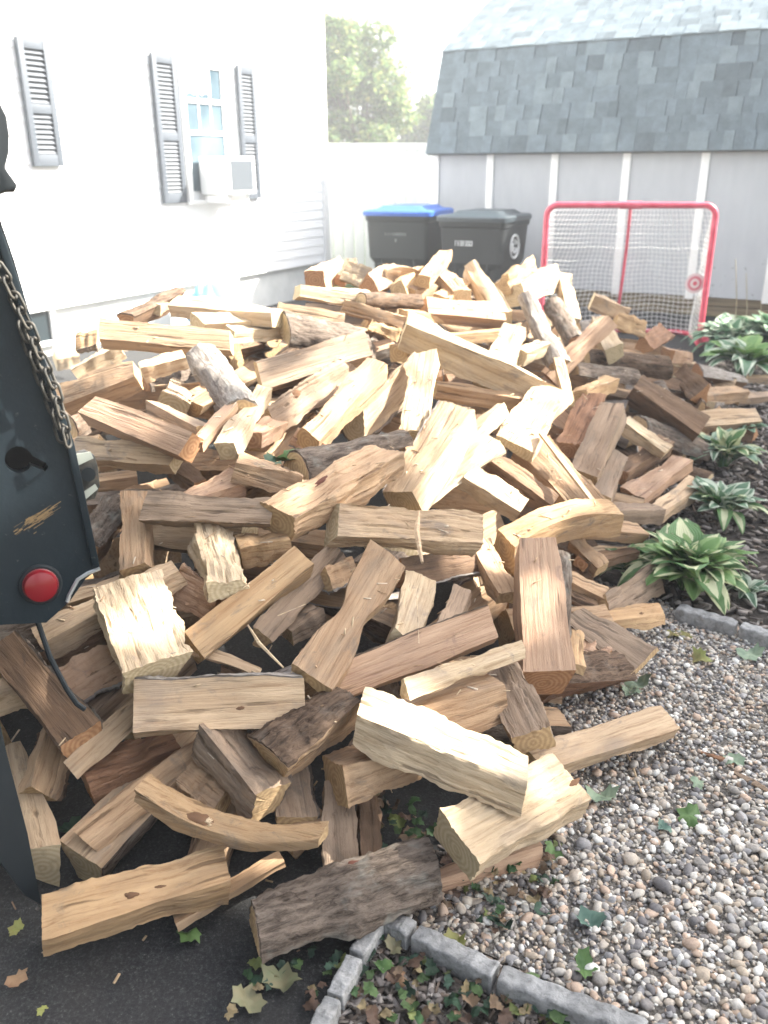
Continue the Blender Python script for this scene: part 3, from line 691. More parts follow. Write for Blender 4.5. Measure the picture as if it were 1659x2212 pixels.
T = [
# x1,y1,x2,y2,w,kind,tone,lift,label,extras
(92,2000,487,1892,118,'slab','honey',.05,'honey split with knot hole, nearest at lower left',dict(roll=-12,rough=.003)),
(378,1990,610,1855,42,'thin','tan',.0,'thin flat slat under the knot-holed honey split',{}),
(305,1722,695,1828,62,'slab','honey',.14,'long yellow split bowed like a banana',dict(bend=46,maxl=.5,roll=10)),
(548,2005,935,1868,112,'halfb','gray',.05,'rounded grey bark log lying by the stone edging corner',dict(barkm=0,roll=5)),
(182,1815,440,1615,66,'thin','tan',.05,'flat tan plank slanting down to the asphalt',dict(roll=-35)),
(75,1715,120,1570,80,'wedge','tan',.02,'dim wedge standing beside the mud flap',{}),
(150,1660,300,1520,52,'tri','pale',.08,'slim pale wedge with square end above the asphalt',{}),
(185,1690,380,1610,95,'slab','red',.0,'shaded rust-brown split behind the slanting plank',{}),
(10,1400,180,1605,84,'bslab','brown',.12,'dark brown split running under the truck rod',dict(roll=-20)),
(-140,1560,62,1490,78,'slab','pale',.06,'pale split end cut by the left edge',{}),
(290,1533,655,1512,108,'bslab','pale',.16,'clean pale block with bark strip along its top',dict(roll=-48,rough=.0018)),
(270,1275,335,1455,150,'slab','cream',.17,'thick bright block tilted upright at left',dict(roll=5,rough=.005,maxl=.4)),
(85,1385,385,1232,72,'slab','pale',.10,'long silvery split behind the bright upright block',dict(rough=.004)),
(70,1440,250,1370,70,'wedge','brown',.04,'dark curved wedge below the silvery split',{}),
(145,1480,270,1405,88,'wedge','pink',.07,'pinkish wedge between rod and bright upright block',{}),
(415,1400,655,1212,72,'slab','honey',.13,'orange-tan plank with bright square end',dict(roll=-30,rough=.0015)),
(560,1375,725,1185,54,'tri','gray',.07,'rough splintered grey-tan split behind the orange plank',dict(rough=.006)),
(672,1475,832,1205,98,'thin','tan',.17,'paddle-shaped flat board with a narrow waist',dict(neck=.36,roll=-28,bend=10,maxl=.52,rough=.0018)),
(865,1400,908,1270,66,'slab','cream',.08,'short greenish-white stick standing mid pile',dict(roll=-25)),
(955,1380,995,1285,50,'slab','gray',.06,'stubby pale grey stick right of greenish-white one',{}),
(728,1480,1060,1350,82,'bslab','pink',.14,'long pink-tan split with grey bark strip on top',dict(roll=-35,rough=.0016,maxl=.5,barkm=0)),
(872,1490,1125,1400,42,'tri','cream',.20,'frayed pale splinter across the barked pink split',dict(rough=.0075)),
(775,1550,1132,1700,128,'slab','cream',.20,'big sunlit split with grey shaded side',dict(roll=8,rough=.0042,maxl=.5)),
(880,1560,1068,1500,118,'slab','tan',.10,'smooth tan split behind the big sunlit one',dict(rough=.0015)),
(725,1690,890,1625,115,'slab','tan',.09,'square-ended tan split under the big sunlit one',dict(roll=20)),
(590,1650,760,1525,108,'wedgeb','tan',.13,'dark bark wedge with pale torn end',dict(barkm=1,roll=10)),
(455,1590,580,1735,118,'bslab','gray',.10,'broad grey weathered slab leaning down to the left',dict(roll=20)),
(728,1690,738,1870,72,'slab','gray',.02,'upright streaky grey split behind the bark log',dict(rough=.004)),
(792,1730,795,1870,56,'slab','brown',-.02,'dark upright split right of the streaky one',{}),
(985,1835,1222,1700,140,'slab','cream',.12,'wide pale greenish split nearest the gravel',dict(roll=-10,rough=.004,maxl=.5)),
(1150,1655,1440,1560,78,'slab','pale',.04,'pale board reaching out over the gravel',dict(roll=-10,maxl=.5)),
(945,1905,1165,1835,60,'slab','pink',-.02,'tan split beneath the wide pale one',{}),
(1075,1435,1152,1605,82,'slab','gray',.10,'streaky curved brown-grey split beside gravel',dict(rough=.005,bend=0)),
(1152,1185,1172,1478,112,'slab','pink',.17,'large upright pinkish slab with sawn foot',dict(roll=5,rough=.0016,maxl=.5)),
(1212,1195,1210,1460,44,'halfb','gray',.10,'narrow bark strip log right of pinkish slab',dict(barkm=0)),
(1232,1365,1238,1455,48,'slab','honey',.08,'stubby yellow stick right of the pinkish slab',{}),
(1175,1495,1330,1468,82,'wedgeb','red',.0,'dark reddish bark log resting on gravel',dict(barkm=1)),
(1255,1410,1318,1430,78,'slab','pink',.05,'sawn pink end above the reddish bark log',{}),
(1235,1330,1392,1432,72,'thin','gray',.07,'dark grey board slanting toward the gravel',{}),
(1285,1343,1428,1328,46,'slab','honey',.05,'orange split with hollow knot beside the hostas',{}),
(1298,1315,1410,1242,62,'tri','gray',.04,'grey triangular split pointing at the hostas',{}),
(1088,1178,1322,1105,92,'slab','honey',.20,'arched orange-cream split over the pinkish slab',dict(bend=-28,rough=.003)),
(1235,1140,1382,1152,48,'slab','tan',.13,'flat tan split right of the arched one',{}),
(1168,935,1318,1132,15,'slab','cream',.27,'long thin pale lath leaning on the pile',dict(maxl=.6,rough=.0008)),
(1145,970,1275,1110,104,'slab','tan',.14,'wide tan board beneath the thin lath',dict(roll=-15)),
(718,1132,1030,1158,98,'slab','pale',.20,'ribbed pale split lying square across centre',dict(roll=-42,rough=.0045)),
(598,1128,838,998,112,'slab','tan',.22,'twisted tan split with grey mottled patch',dict(roll=-10,rough=.006,maxl=.5)),
(315,1098,592,1112,72,'slab','gray',.15,'purplish grey split lying level left of centre',dict(roll=-45,rough=.004)),
(292,1080,296,1240,72,'slab','tan',.08,'upright dull tan split below the purplish grey one',{}),
(190,1200,262,1110,80,'wedgeb','brown',.0,'dark split tucked beside the truck panel',{}),
(455,1155,492,1275,84,'slab','cream',.12,'short sunlit chunk with pointed tip',dict(roll=8,rough=.006)),
(392,1250,478,1300,78,'tri','pink',.06,'pink-brown chunk left of the short sunlit one',{}),
(515,1190,625,1178,68,'slab','honey',.10,'blocky yellow chunk right of the short sunlit one',{}),
(640,1008,868,950,54,'halfb','tan',.16,'dark bark quarter log above the twisted split',dict(barkm=0)),
(508,1012,648,1052,64,'slab','tan',.12,'tan split with pale torn upper edge',dict(rough=.005)),
(390,1095,520,1040,70,'slab','pink',.08,'pinkish split rising behind the purplish grey one',{}),
(868,1085,990,895,124,'bslab','pale',.20,'broad pale debarked slab leaning toward the camera',dict(roll=10,rough=.0022,barkm=2)),
(900,1085,1070,958,58,'slab','cream',.16,'round-ended pale split right of the broad slab',{}),
(945,1010,1085,885,50,'slab','cream',.17,'narrow sunlit split leaning behind the broad slab',{}),
(1005,1030,1125,1105,72,'slab','cream',.14,'pinkish white flat split below the narrow one',{}),
(1058,995,1190,1092,62,'slab','brown',.12,'dull brown split left of the wide tan board',{}),
(1105,965,1190,845,108,'thin','pale',.25,'curved pale shingle-like slab standing on end',dict(bend=-10,roll=-15)),
(1030,1175,1095,1290,60,'slab','tan',.08,'streaky split falling right of the ribbed one',dict(rough=.005)),
(860,1238,1035,1208,62,'wedge','brown',.05,'dark brown wedge in the gap below ribbed split',{}),
(558,812,790,742,84,'slab','gray',.20,'straight grey-tan board high in the pile',dict(roll=-48,rough=.0018)),
(580,905,760,785,74,'tri','gray',.12,'mottled rotten-faced split under the grey-tan board',dict(rough=.006)),
(665,955,812,802,84,'slab','tan',.17,'smooth tan split right of the rotten-faced one',dict(roll=-18)),
(770,920,890,795,72,'wedge','pale',.14,'weathered silvery split with peeling strips',dict(rough=.006)),
(892,945,922,775,68,'slab','cream',.24,'brilliant white upright split near centre',dict(roll=5)),
(872,712,1190,862,86,'slab','cream',.24,'long overexposed white split across the crest',dict(maxl=.62,roll=5)),
(940,842,1180,878,52,'slab','tan',.16,'tan split directly under the long white one',{}),
(1060,830,1110,715,78,'slab','cream',.22,'white split crossing the long white one',{}),
(218,718,500,742,76,'slab','pale',.18,'long pinkish board topping the left side',dict(roll=-48,rough=.0018)),
(495,722,612,720,42,'slab','cream',.14,'sunlit split end right of pinkish board',{}),
(135,865,298,812,88,'slab','tan',.14,'broad brown-tan split at the left end',dict(roll=-35)),
(305,802,400,772,54,'slab','pale',.18,'bright half-sawn end left of the blackened split',{}),
(198,888,415,968,80,'slab','pink',.18,'pink-striped board pointing down to the right',dict(roll=-38,rough=.0014)),
(438,765,522,880,78,'halfb','gray',.16,'black-stained grey split hanging over dark gap',dict(barkm=2)),
(425,965,528,850,40,'slab','pink',.16,'narrow brown stick under black-stained split',{}),
(490,975,570,848,64,'slab','cream',.14,'white sunlit stick left of the smooth tan split',{}),
(165,975,385,992,78,'slab','pale',.10,'cream-yellow split behind the chain',dict(roll=-40)),
(165,812,262,755,50,'slab','cream',.14,'sunlit split between chain and pinkish board',{}),
(118,775,168,770,58,'slab','cream',.12,'square pale log end beside the chain',{}),
(165,740,212,732,46,'wedge','honey',.12,'orange log end by the basement window',{}),
(275,700,385,645,52,'wedgeb','brown',.22,'triangular bark piece on the upper left crest',{}),
(378,660,600,688,58,'slab','cream',.22,'glaring white split at upper left crest',{}),
(335,668,372,645,42,'slab','pale',.18,'small square end peeking over the left crest',{}),
(425,700,612,695,54,'slab','cream',.16,'white split under the glaring upper left one',{}),
(608,705,785,738,66,'halfb','cream',.18,'split with white face above dark bark edge',{}),
(600,668,742,692,46,'wedge','pale',.18,'grey-streaked split above the white-faced bark one',{}),
(642,630,800,650,40,'slab','cream',.18,'long white split on the far crest',{}),
(780,648,905,652,34,'round','pale',.2,'rounded pale limb end on the far crest',{}),
(915,668,1080,682,70,'slab','pink',.2,'smooth pinkish block in the far middle',dict(roll=-45,rough=.0012)),
(680,605,725,575,62,'slab','pink',.18,'pink-faced chunk at far left of crest',{}),
(735,608,760,572,40,'slab','brown',.16,'small brown chunk left of far crest middle',{}),
(745,585,800,602,56,'tri','cream',.18,'white-topped chunk below the blue-lidded bin',{}),
(795,612,858,592,60,'tri','pink',.18,'rosy wedge end below the blue-lidded bin',{}),
(830,588,920,600,34,'slab','pale',.22,'curved pale piece in front of the blue-lidded bin',dict(bend=-12)),
(860,628,900,592,50,'slab','honey',.2,'yellow chunk below the gap between bins',{}),
(912,608,960,552,46,'slab','tan',.3,'brown stick rising against the black bin',{}),
(945,590,1000,640,56,'slab','pale',.24,'leaning pale split against the black bin',{}),
(885,640,945,625,46,'slab','tan',.18,'tan chunk left of the rising brown stick',{}),
(955,650,1005,615,54,'slab','honey',.2,'yellowish chunk under the leaning pale split',{}),
(1015,578,1085,688,60,'slab','cream',.26,'tall white split before the black bin',{}),
(1090,610,1150,570,48,'tri','honey',.3,'gnarled torn piece topping the far crest',dict(rough=.009)),
(1110,640,1185,600,72,'slab','cream',.26,'blazing white chunk left of the hockey goal',{}),
(1215,600,1232,695,48,'slab','cream',.27,'white split standing before the goal net',{}),
(1135,640,1205,790,44,'round','tan',.26,'crooked brown limb running down the right crest',dict(bend=8,rough=.005)),
(1195,660,1245,745,44,'round','pink',.22,'second crooked limb right of the first',dict(rough=.005)),
(1182,815,1315,690,52,'slab','pink',.25,'pink-brown stick leaning right on upper slope',dict(rough=.004)),
(1278,650,1355,680,42,'slab','pale',.2,'tan board end in front of the net',{}),
(1330,690,1392,712,46,'tri','honey',.2,'triangular end right of the net post',{}),
(1290,695,1328,765,58,'slab','cream',.22,'white flake-shaped split on the right crest',{}),
(1390,742,1432,718,50,'tri','red',.12,'orange-red chunk at the goal foot',{}),
(1268,775,1445,795,50,'round','pale',.16,'long pale limb lying level on the right',{}),
(1440,768,1485,772,34,'slab','pink',.08,'pinkish white end right of the long limb',{}),
(1232,800,1372,815,36,'halfb','gray',.14,'dark bark-edged stick under the long limb',{}),
(1250,865,1318,830,54,'slab','honey',.14,'orange sawn end on the right slope',{}),
(1368,838,1508,935,92,'slab','brown',.14,'dark brown plank on the right slope',dict(roll=-20)),
(1380,918,1520,972,44,'halfb','gray',.06,'grey bark stick at the right slope foot',dict(barkm=0)),
(1342,915,1438,980,46,'slab','cream',.14,'pinkish white block on the right slope',{}),
(1258,1035,1325,885,82,'slab','gray',.17,'notched grey-tan slab on the right slope',dict(rough=.003)),
(1225,975,1280,865,62,'slab','red',.12,'rust-orange split left of the notched slab',{}),
(1298,1085,1335,990,46,'slab','gray',.08,'streaked grey stick right of the notched slab',{}),
(1365,1080,1475,1000,64,'slab','pink',.06,'pinkish split near the small hosta',{}),
(1408,1118,1502,1050,52,'slab','pale',.04,'pale split lying lowest by the hosta row',{}),
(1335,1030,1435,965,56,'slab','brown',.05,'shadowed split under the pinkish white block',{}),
(1310,1112,1415,1108,50,'slab','gray',.06,'purplish grey end above the big hosta',{}),
(1500,912,1632,904,56,'slab','pale',.04,'pale yellow split on the mulch at far right',dict(roll=-50,rough=.0015)),
(1500,808,1598,832,44,'wedgeb','brown',.05,'dark curled split at the far right heap end',{}),
(1510,858,1602,850,46,'slab','tan',.03,'tan split above the pale yellow one',{}),
(1590,862,1690,856,30,'slab','gray',.0,'grey split cut off by the right edge',{}),
(1612,818,1700,824,26,'slab','pale',.0,'small pale end at the right edge',{}),
(1470,805,1520,850,56,'tri','brown',.06,'shadowed wedge right of the long pale limb',{}),
(1208,782,1230,872,30,'slab','pale',.22,'short pale stick hanging between brown limbs',{}),
(950,735,1125,722,34,'slab','honey',.16,'glowing orange split behind the white ones',{}),
(862,762,950,740,42,'slab','honey',.14,'orange sunlit splinter chunk near the crest',{}),
(1120,770,1190,745,50,'slab','cream',.2,'white-pink end between crossing white splits',{}),
(800,700,862,725,34,'tri','honey',.16,'torn golden piece left of the long white split',dict(rough=.008)),
(740,662,870,700,38,'slab','tan',.16,'brown split under the white far-crest one',{}),
(870,680,950,688,28,'slab','honey',.16,'thin golden split left of the pinkish block',{}),
(1222,1250,1312,1288,42,'slab','tan',.07,'tan split right of the pinkish slab',{}),
(1228,1285,1290,1315,30,'slab','brown',.04,'small dark split under that tan one',{}),
(1255,1218,1372,1195,36,'slab','brown',.06,'brown stick pointing at the big hosta',{}),
(1240,1170,1300,1230,46,'slab','tan',.08,'short tan wedge beneath the arched split',{}),
(400,1398,562,1450,24,'thin','pale',.12,'curved pale strip behind the clean pale block',dict(bend=-8)),
(110,1312,262,1262,40,'slab','pale',.06,'grey-white split under the truck corner',{}),
(400,1680,480,1740,88,'slab','tan',.04,'square sawn block in shade behind the bowed split',{}),
(620,1370,690,1330,60,'slab','gray',.0,'pale shaded stick left of the paddle board',{}),
(700,1250,760,1225,50,'wedge','tan',.05,'small tan end above the paddle board',{}),
(380,1010,430,1050,56,'slab','brown',.02,'brown stub in the gap below striped board',{}),
(330,880,440,930,40,'slab','gray',.06,'weathered stick in the dark left gap',{}),
(545,950,600,915,60,'slab','pink',.06,'rosy split behind the green leaves',{}),
(640,940,700,975,54,'wedge','pink',.06,'rosy wedge below the smooth tan split',{}),
(1090,885,1150,915,40,'slab','gray',.12,'grey weathered end behind the curved slab',{}),
(600,1560,640,1780,80,'bslab','gray',-.02,'deep shaded slab behind the bowed split',{}),
(620,1830,700,1760,60,'slab','tan',.0,'low tan split right of the bowed one',{}),
]
for i, r in enumerate(T): px_log(i, *r[:9], **r[9])
# second layer: pieces that show in the gaps between the named ones
fr_ = random.Random(11); fill = []
pos = []
for a in np.arange(-2.2, 2.5, .27):
    for b in np.arange(1.6, 6.3, .30):
        x = a+fr_.uniform(-.1, .1); y = b+fr_.uniform(-.1, .1)
        if edge_d(x, y) > .12: pos.append((x, y))
for a in np.arange(-1.9, 2.3, .25):
    for b in np.arange(3.3, 6.2, .24):
        x = a+fr_.uniform(-.1, .1); y = b+fr_.uniform(-.1, .1)
        if edge_d(x, y) > .25 and fr_.random() < .8: pos.append((x, y))
fr_.shuffle(pos)
def loose(x, y, drop, seed, nx=14, du=.015, small=False):
    g = random.Random(seed); an = g.uniform(0, math.pi); L = g.uniform(.34, .43); pit = g.uniform(-.28, .28)
    d = np.array([math.cos(an)*math.cos(pit), math.sin(an)*math.cos(pit), math.sin(pit)]); c = np.array([x, y, max(.06, hgt(x, y)-drop)])
    a, b = c-d*L/2, c+d*L/2
    for q in (a, b): q[2] = min(q[2], hgt(q[0], q[1])-.0)
    if np.linalg.norm(a-b) < .2: return None
    kind = g.choice(['slab', 'slab', 'tri', 'wedge', 'wedgeb', 'bslab', 'halfb']); tone = g.choice(['tan', 'tan', 'tan', 'brown', 'gray', 'pink', 'pale', 'pale', 'tan'])
    return make_log(a, b, g.uniform(.06, .105) if small else g.uniform(.085, .13), kind, tone, g.uniform(-180, 180), seed=seed, nx=nx, du=du, rough=.003)
for i, (x, y) in enumerate(pos):
    o = loose(x, y, .075 if y < 3.2 else fr_.uniform(.0, .07), 2000+i, small=y > 3.2)
    if o: fill.append((o, x, y))
# deepest layer, mostly unseen: one mass
deep = []
for i in range(90):
    for _ in range(20):
        x, y = fr_.uniform(-2.2, 2.3), fr_.uniform(1.6, 6.4)
        if edge_d(x, y) > .3: break
    o = loose(x, y, fr_.uniform(.2, .35), 5000+i, 8, .03)
    if o: deep.append(o)
def join(objs, name):
    vs, fs, mi, mats_ = [], [], [], []
    for o in objs:
        for q in [o]+list(o.children):
            M = np.array(o.matrix_world); n_ = len(q.data.vertices); c = np.empty(n_*3); q.data.vertices.foreach_get('co', c); c = c.reshape(-1, 3) @ M[:3, :3].T+M[:3, 3]; b = len(vs)
            vs += c.tolist(); idx = []
            for mm in q.data.materials:
                if mm not in mats_: mats_.append(mm)
                idx.append(mats_.index(mm))
            for p in q.data.polygons: fs.append([b+k_ for k_ in p.vertices]); mi.append(idx[p.material_index])
    for o in objs:
        for q in list(o.children): bpy.data.objects.remove(q)
        bpy.data.objects.remove(o)
    return link(name, to_mesh(name, vs, fs, mi, mats_))
def proj(p):
    d = np.array(p)-CAM; z = np.dot(d, fw); return 829.5+np.dot(d, cr)/z*FPX, 1106-np.dot(d, cu)/z*FPX, z
# visibility of the second layer: unseen pieces join the mass below
from mathutils.bvhtree import BVHTree
bv, bf_, own = [], [], []
for o in [l[0] for l in logs]+[f[0] for f in fill]:
    M = np.array(o.matrix_world); n_ = len(o.data.vertices); c = np.empty(n_*3); o.data.vertices.foreach_get('co', c); c = c.reshape(-1, 3) @ M[:3, :3].T+M[:3, 3]; b = len(bv)
    bv += c.tolist()
    for p in o.data.polygons: bf_.append([b+k_ for k_ in p.vertices]); own.append(o)
bvh = BVHTree.FromPolygons(bv, bf_); seen = {}
for py in range(540, 2100, 7):
    for px in range(2, 1659, 7):
        h = bvh.ray_cast(Vector(CAM), Vector(ray(px, py)))
        if h[2] is not None: seen.setdefault(own[h[2]].name, []).append((px, py))
unseen = [f for f in fill if len(seen.get(f[0].name, ())) < 7]; shown = [f for f in fill if len(seen.get(f[0].name, ())) >= 7]
lv = [(l[0].get('label'), len(seen.get(l[0].name, ()))) for l in logs]
jo = join([f[0] for f in unseen]+deep, 'firewood_heap_core'); tag(jo, 'hidden lower firewood filling the inside of the heap', 'firewood', kind='stuff')
used = set()
for o, x, y in shown:
    pts = np.array(seen[o.name]); mx, my = pts.mean(0)
    c = sorted(logs, key=lambda l: (l[1]-mx)**2+(l[2]-my)**2)
    for l in c:
        dx, dy = mx-l[1], my-l[2]
        w_ = ('split left of the' if dx < 0 else 'split right of the') if abs(dx) > abs(dy) else ('split behind the' if dy < 0 else 'split below the')
        lb = 'half-buried '+w_+' '+l[0]['label']
        if lb not in used and len(lb.split()) <= 16: break
    used.add(lb); tag(o, lb, 'firewood', 'split firewood heaped on the driveway')

M_knot = mat('knot_dark', (.15, .085, .05), .9, .1); M_scar = mat('knot_scar', (.13, .055, .04), .95, .1)
def knot(px, py, r, mm, name='knot', sx=1.6, hgt_=.5, seed=1):
    h = bvh.ray_cast(Vector(CAM), Vector(ray(px, py)))
    if h[0] is None: return
    o = own[h[2]] if alive.get(h[2]) else None
    if o is None: return
    g = np.random.default_rng(seed); v, f = ico(3); v = v*(1+.18*np.sin(v @ g.normal(0, 4, 3)+1))[:, None]*(1+.1*g.normal(0, 1, (len(v), 1)))
    ax = o.matrix_world.to_3x3() @ Vector((1, 0, 0)); nn = h[1].normalized()
    if nn.dot(Vector(ray(px, py))) > 0: nn = -nn
    ax = (ax-nn*ax.dot(nn)).normalized(); y = nn.cross(ax); M = Matrix.Identity(4); c = h[0]-nn*r*hgt_*.45
    for i in range(3): M[i][0] = ax[i]; M[i][1] = y[i]; M[i][2] = nn[i]; M[i][3] = c[i]
    k = link(name, to_mesh(name, (v*np.array([sx, 1, hgt_])*r).tolist(), f.tolist(), None, [mm], 60)); k.parent = o; k.matrix_world = M; return k
log_set = {l[0] for l in logs}; alive = {i_: True for i_, o_ in enumerate(own) if o_ in log_set}
bpy.context.view_layer.update()
knot(283, 1932, .010, M_knot); knot(345, 1915, .006, M_knot, sx=2.2); knot(425, 1765, .014, M_knot, sx=2.2, seed=2); knot(450, 1775, .009, WOOD['cream'][0], 'knob', 1.2, .9, 3)
knot(775, 1880, .022, M_scar, 'scar', 1.3, .35, 4); knot(740, 1950, .011, WOOD['gray'][0], 'torn_bark', 1.4, .5, 5); knot(1385, 1325, .008, M_knot, seed=6); knot(520, 1530, .0045, M_knot, sx=2.0, seed=7)
knot(690, 1040, .012, M_scar, sx=2.6, hgt_=.2, seed=9); knot(1130, 1150, .014, WOOD['red'][0], 'torn_patch', 2.2, .3, 10); knot(640, 850, .013, M_knot, sx=1.8, hgt_=.3, seed=11); knot(1240, 1690, .008, M_knot, sx=2, hgt_=.25, seed=12)
# ------------------------------------------------------------------ splinters and sticks
def twig(pts, r, mm, label, lift=.0, cat='splinter', name='wood_splinter', zs=None):
    P_ = []
    for i, (x, y) in enumerate(pts):
        t_ = on_pile(x, y, lift) if zs is None else None
        P_.append(CAM+ray(x, y)*t_ if zs is None else gnd(x, y, zs))
    P_ = [Vector(p) for p in P_]; c = sum(P_, Vector())/len(P_)
    mb = MB(); n_ = len(P_); mb.tube([p-c for p in P_], [r*(1 if 0 < i < n_-1 else .45) for i in range(n_)], 5)
    o = mb.build(name, mm, None); o.location = c; return tag(o, label, cat)
twig([(535, 1350), (560, 1390), (612, 1442)], .005, WOOD['cream'][0], 'thin curved splinter behind the clean pale block', .2)
twig([(985-80, 1105), (900, 1150), (912, 1215)], .009, WOOD['pale'][0], 'dangling strip draped over the ribbed pale split', .27)
twig([(600, 1330), (660, 1305)], .003, WOOD['cream'][0], 'hair-thin splinter left of the paddle board', .15)
twig([(1350, 1618), (1368, 1660), (1388, 1720)], .0035, WOOD['cream'][0], 'straw-thin pale splinter lying on the gravel', zs=.022)
twig([(1515, 1625), (1560, 1640), (1585, 1652)], .009, WOOD['red'][0], 'short reddish stick on the gravel by the right edge', zs=.02, cat='stick', name='stick')
twig([(1585, 1668), (1625, 1690), (1665, 1712)], .012, WOOD['gray'][0], 'grey piece of bark at the right edge of gravel', zs=.02, cat='stick', name='stick')
twig([(430, 1590), (500, 1600), (590, 1585), (640, 1570)], .004, WOOD['tan'][0], 'long thin splinter hanging below the clean pale block', .1)
twig([(905, 1390), (900, 1290)], .0025, WOOD['cream'][0], 'needle splinter on the greenish-white stick', .14)
# chips of wood strewn about
n = 130; X = rng.uniform(-.85, 1.0, n); Y = rng.uniform(1.1, 3.2, n)
Sx = np.stack([rng.uniform(.003, .013, n), rng.uniform(.0008, .0025, n), rng.uniform(.0006, .0015, n)], 1)
scatter('wood_chips', np.stack([X, Y, np.full(n, .017)], 1), bxv, bxf, Sx, rotmats(n, .12), np.array([(.45, .33, .2), (.3, .2, .13), (.5, .4, .28)]), M_chip, 0, False)
M = 1900; sx_ = rng.uniform(-2, 2.2, M); sy_ = rng.uniform(1.6, 5.8, M); ok = np.array([edge_d(a, b) > .1 for a, b in zip(sx_, sy_)]); sx_, sy_ = sx_[ok], sy_[ok]; hz_ = []
for a, b in zip(sx_, sy_):
    h = bvh.ray_cast(Vector((a, b, 3)), Vector((0, 0, -1))); hz_.append(h[0].z+.002 if h[0] else .02)
n = len(sx_); Sx = np.stack([rng.uniform(.005, .026, n), rng.uniform(.0008, .0025, n), rng.uniform(.0005, .001, n)], 1)
scatter('splinters', np.stack([sx_, sy_, np.array(hz_)], 1), bxv, bxf, Sx, rotmats(n, .3), np.array([(.6, .46, .3), (.45, .3, .18), (.62, .52, .4)]), M_chip, 0, False)

# ------------------------------------------------------------------ stone edging
M_conc = mat('tumbled_concrete', (.36, .36, .35), .9, .2); t = NT(M_conc)
n = t.noise(t.coord(rnd=True), 55, 5, .7); n2 = t.noise(t.coord(rnd=True), 9, 4)
c = t.ramp(n, [(.3, (.15, .15, .147)), (.5, (.29, .29, .285)), (.75, (.40, .40, .39))]); t.color(t.mix(1., c, t.ramp(n2, [(.3, .75), (.7, 1.1)]), 'MULTIPLY')); t.bump(n, .8, .006)
def edging(a, b, wd, h, label, seed):
    g = np.random.default_rng(seed); a = np.array(a); b = np.array(b); d = b[:2]-a[:2]; L = np.linalg.norm(d); an = math.atan2(d[1], d[0])
    rings = []; n_ = 40; sec = rrect(-wd/2, wd/2, -h/2, h/2, .006, 3)
    for q in np.linspace(-1, 1, n_):
        e_ = 1-max(0, abs(q)-.965)/.035*.10; sc = 1+.045*math.sin(q*L*45+seed)+.025*math.sin(q*L*97+seed*2); tl = .0022*math.sin(q*L*60+seed*3)
        rings.append([(q*(L-.006)/2+(float(g.normal(0, .0006))), y_*sc*e_+float(g.normal(0, .0005)), z_*(e_ if z_ > 0 else 1)+(tl if z_ > 0 else 0)+float(g.normal(0, .0005))) for y_, z_ in sec])
    mb = MB(); m_ = len(sec); vs = [v for r in rings for v in r]; fs = [tuple(range(m_))[::-1], tuple((n_-1)*m_+k_ for k_ in range(m_))]
    for i_ in range(n_-1):
        for k_ in range(m_): fs.append((i_*m_+k_, i_*m_+(k_+1) % m_, (i_+1)*m_+(k_+1) % m_, (i_+1)*m_+k_))
    me = to_mesh('edging_block', vs, fs, None, (), 50)
    o = link('edging_block', me, None, M_conc); o.location = ((a[0]+b[0])/2, (a[1]+b[1])/2, h/2+.004); o.rotation_euler = (0, 0, an)
    return tag(o, label, 'edging stone', 'concrete edging blocks round the beds')
EH = .055
def G(x, y): return gnd(x, y, EH)
edging(G(815, 1990), G(768, 2062), .036, EH, 'small grey edging block just left of the edging corner', 1)
edging(G(767, 2066), G(722, 2150), .036, EH, 'second edging block down the left run', 2)
edging(G(720, 2154), G(668, 2255), .036, EH, 'edging block of the left run cut by the bottom edge', 3)
edging(G(822, 1972), G(892, 2008), .043, EH, 'short edging block forming the corner by the bark log', 4)
edging(G(895, 2010), G(1074, 2098), .043, EH, 'long scalloped edging block right of the corner', 5)
edging(G(1078, 2102), G(1400, 2225), .045, EH, 'edging block along the gravel at the bottom edge', 6)
edging(G(1405, 2228), G(1600, 2300), .045, EH, 'last edging block, mostly below the frame', 7)
edging(G(1462, 1312), G(1593, 1350), .05, .06, 'smooth grey edging block under the big hosta', 8)
edging(G(1600, 1352), G(1740, 1396), .05, .06, 'grey edging block at the right edge beside the hosta', 9)

# ------------------------------------------------------------------ leaves on the ground
def maple_leaf(g, s):
    lob = [(0, -.05), (.24, -.26), (.42, -.16), (.68, -.16), (.66, .04), (.86, .34), (.62, .42), (.50, .66), (.30, .62), (0, .98)]
    pts = lob+[(-x, y) for x, y in lob[-2:0:-1]]
    cup = g.uniform(-.7, .9); tw = g.uniform(-.7, .7)
    def f(x, y): return (x*s, y*s, s*(cup*(x*x+.5*(y-.3)**2)+tw*x*y+.16*math.sin(5*x+3*y+cup*9)))
    vs = [f(0, .3)]+[f(x, y) for x, y in pts]; mids = [f(x*.5, .3+(y-.3)*.5) for x, y in pts]; n_ = len(pts); vs += mids
    fs = [(0, 1+n_+i, 1+n_+(i+1) % n_) for i in range(n_)]+[(1+n_+i, 1+i, 1+(i+1) % n_, 1+n_+(i+1) % n_) for i in range(n_)]
    return vs, fs
def leaf_mat(name, a, b):
    mm = mat(name, a, .6, .3); t = NT(mm); n = t.noise(t.coord(rnd=True), 22, 4, .6); t.color(t.ramp(n, [(.35, a), (.7, b)])); t.bump(n, .4, .002); return mm
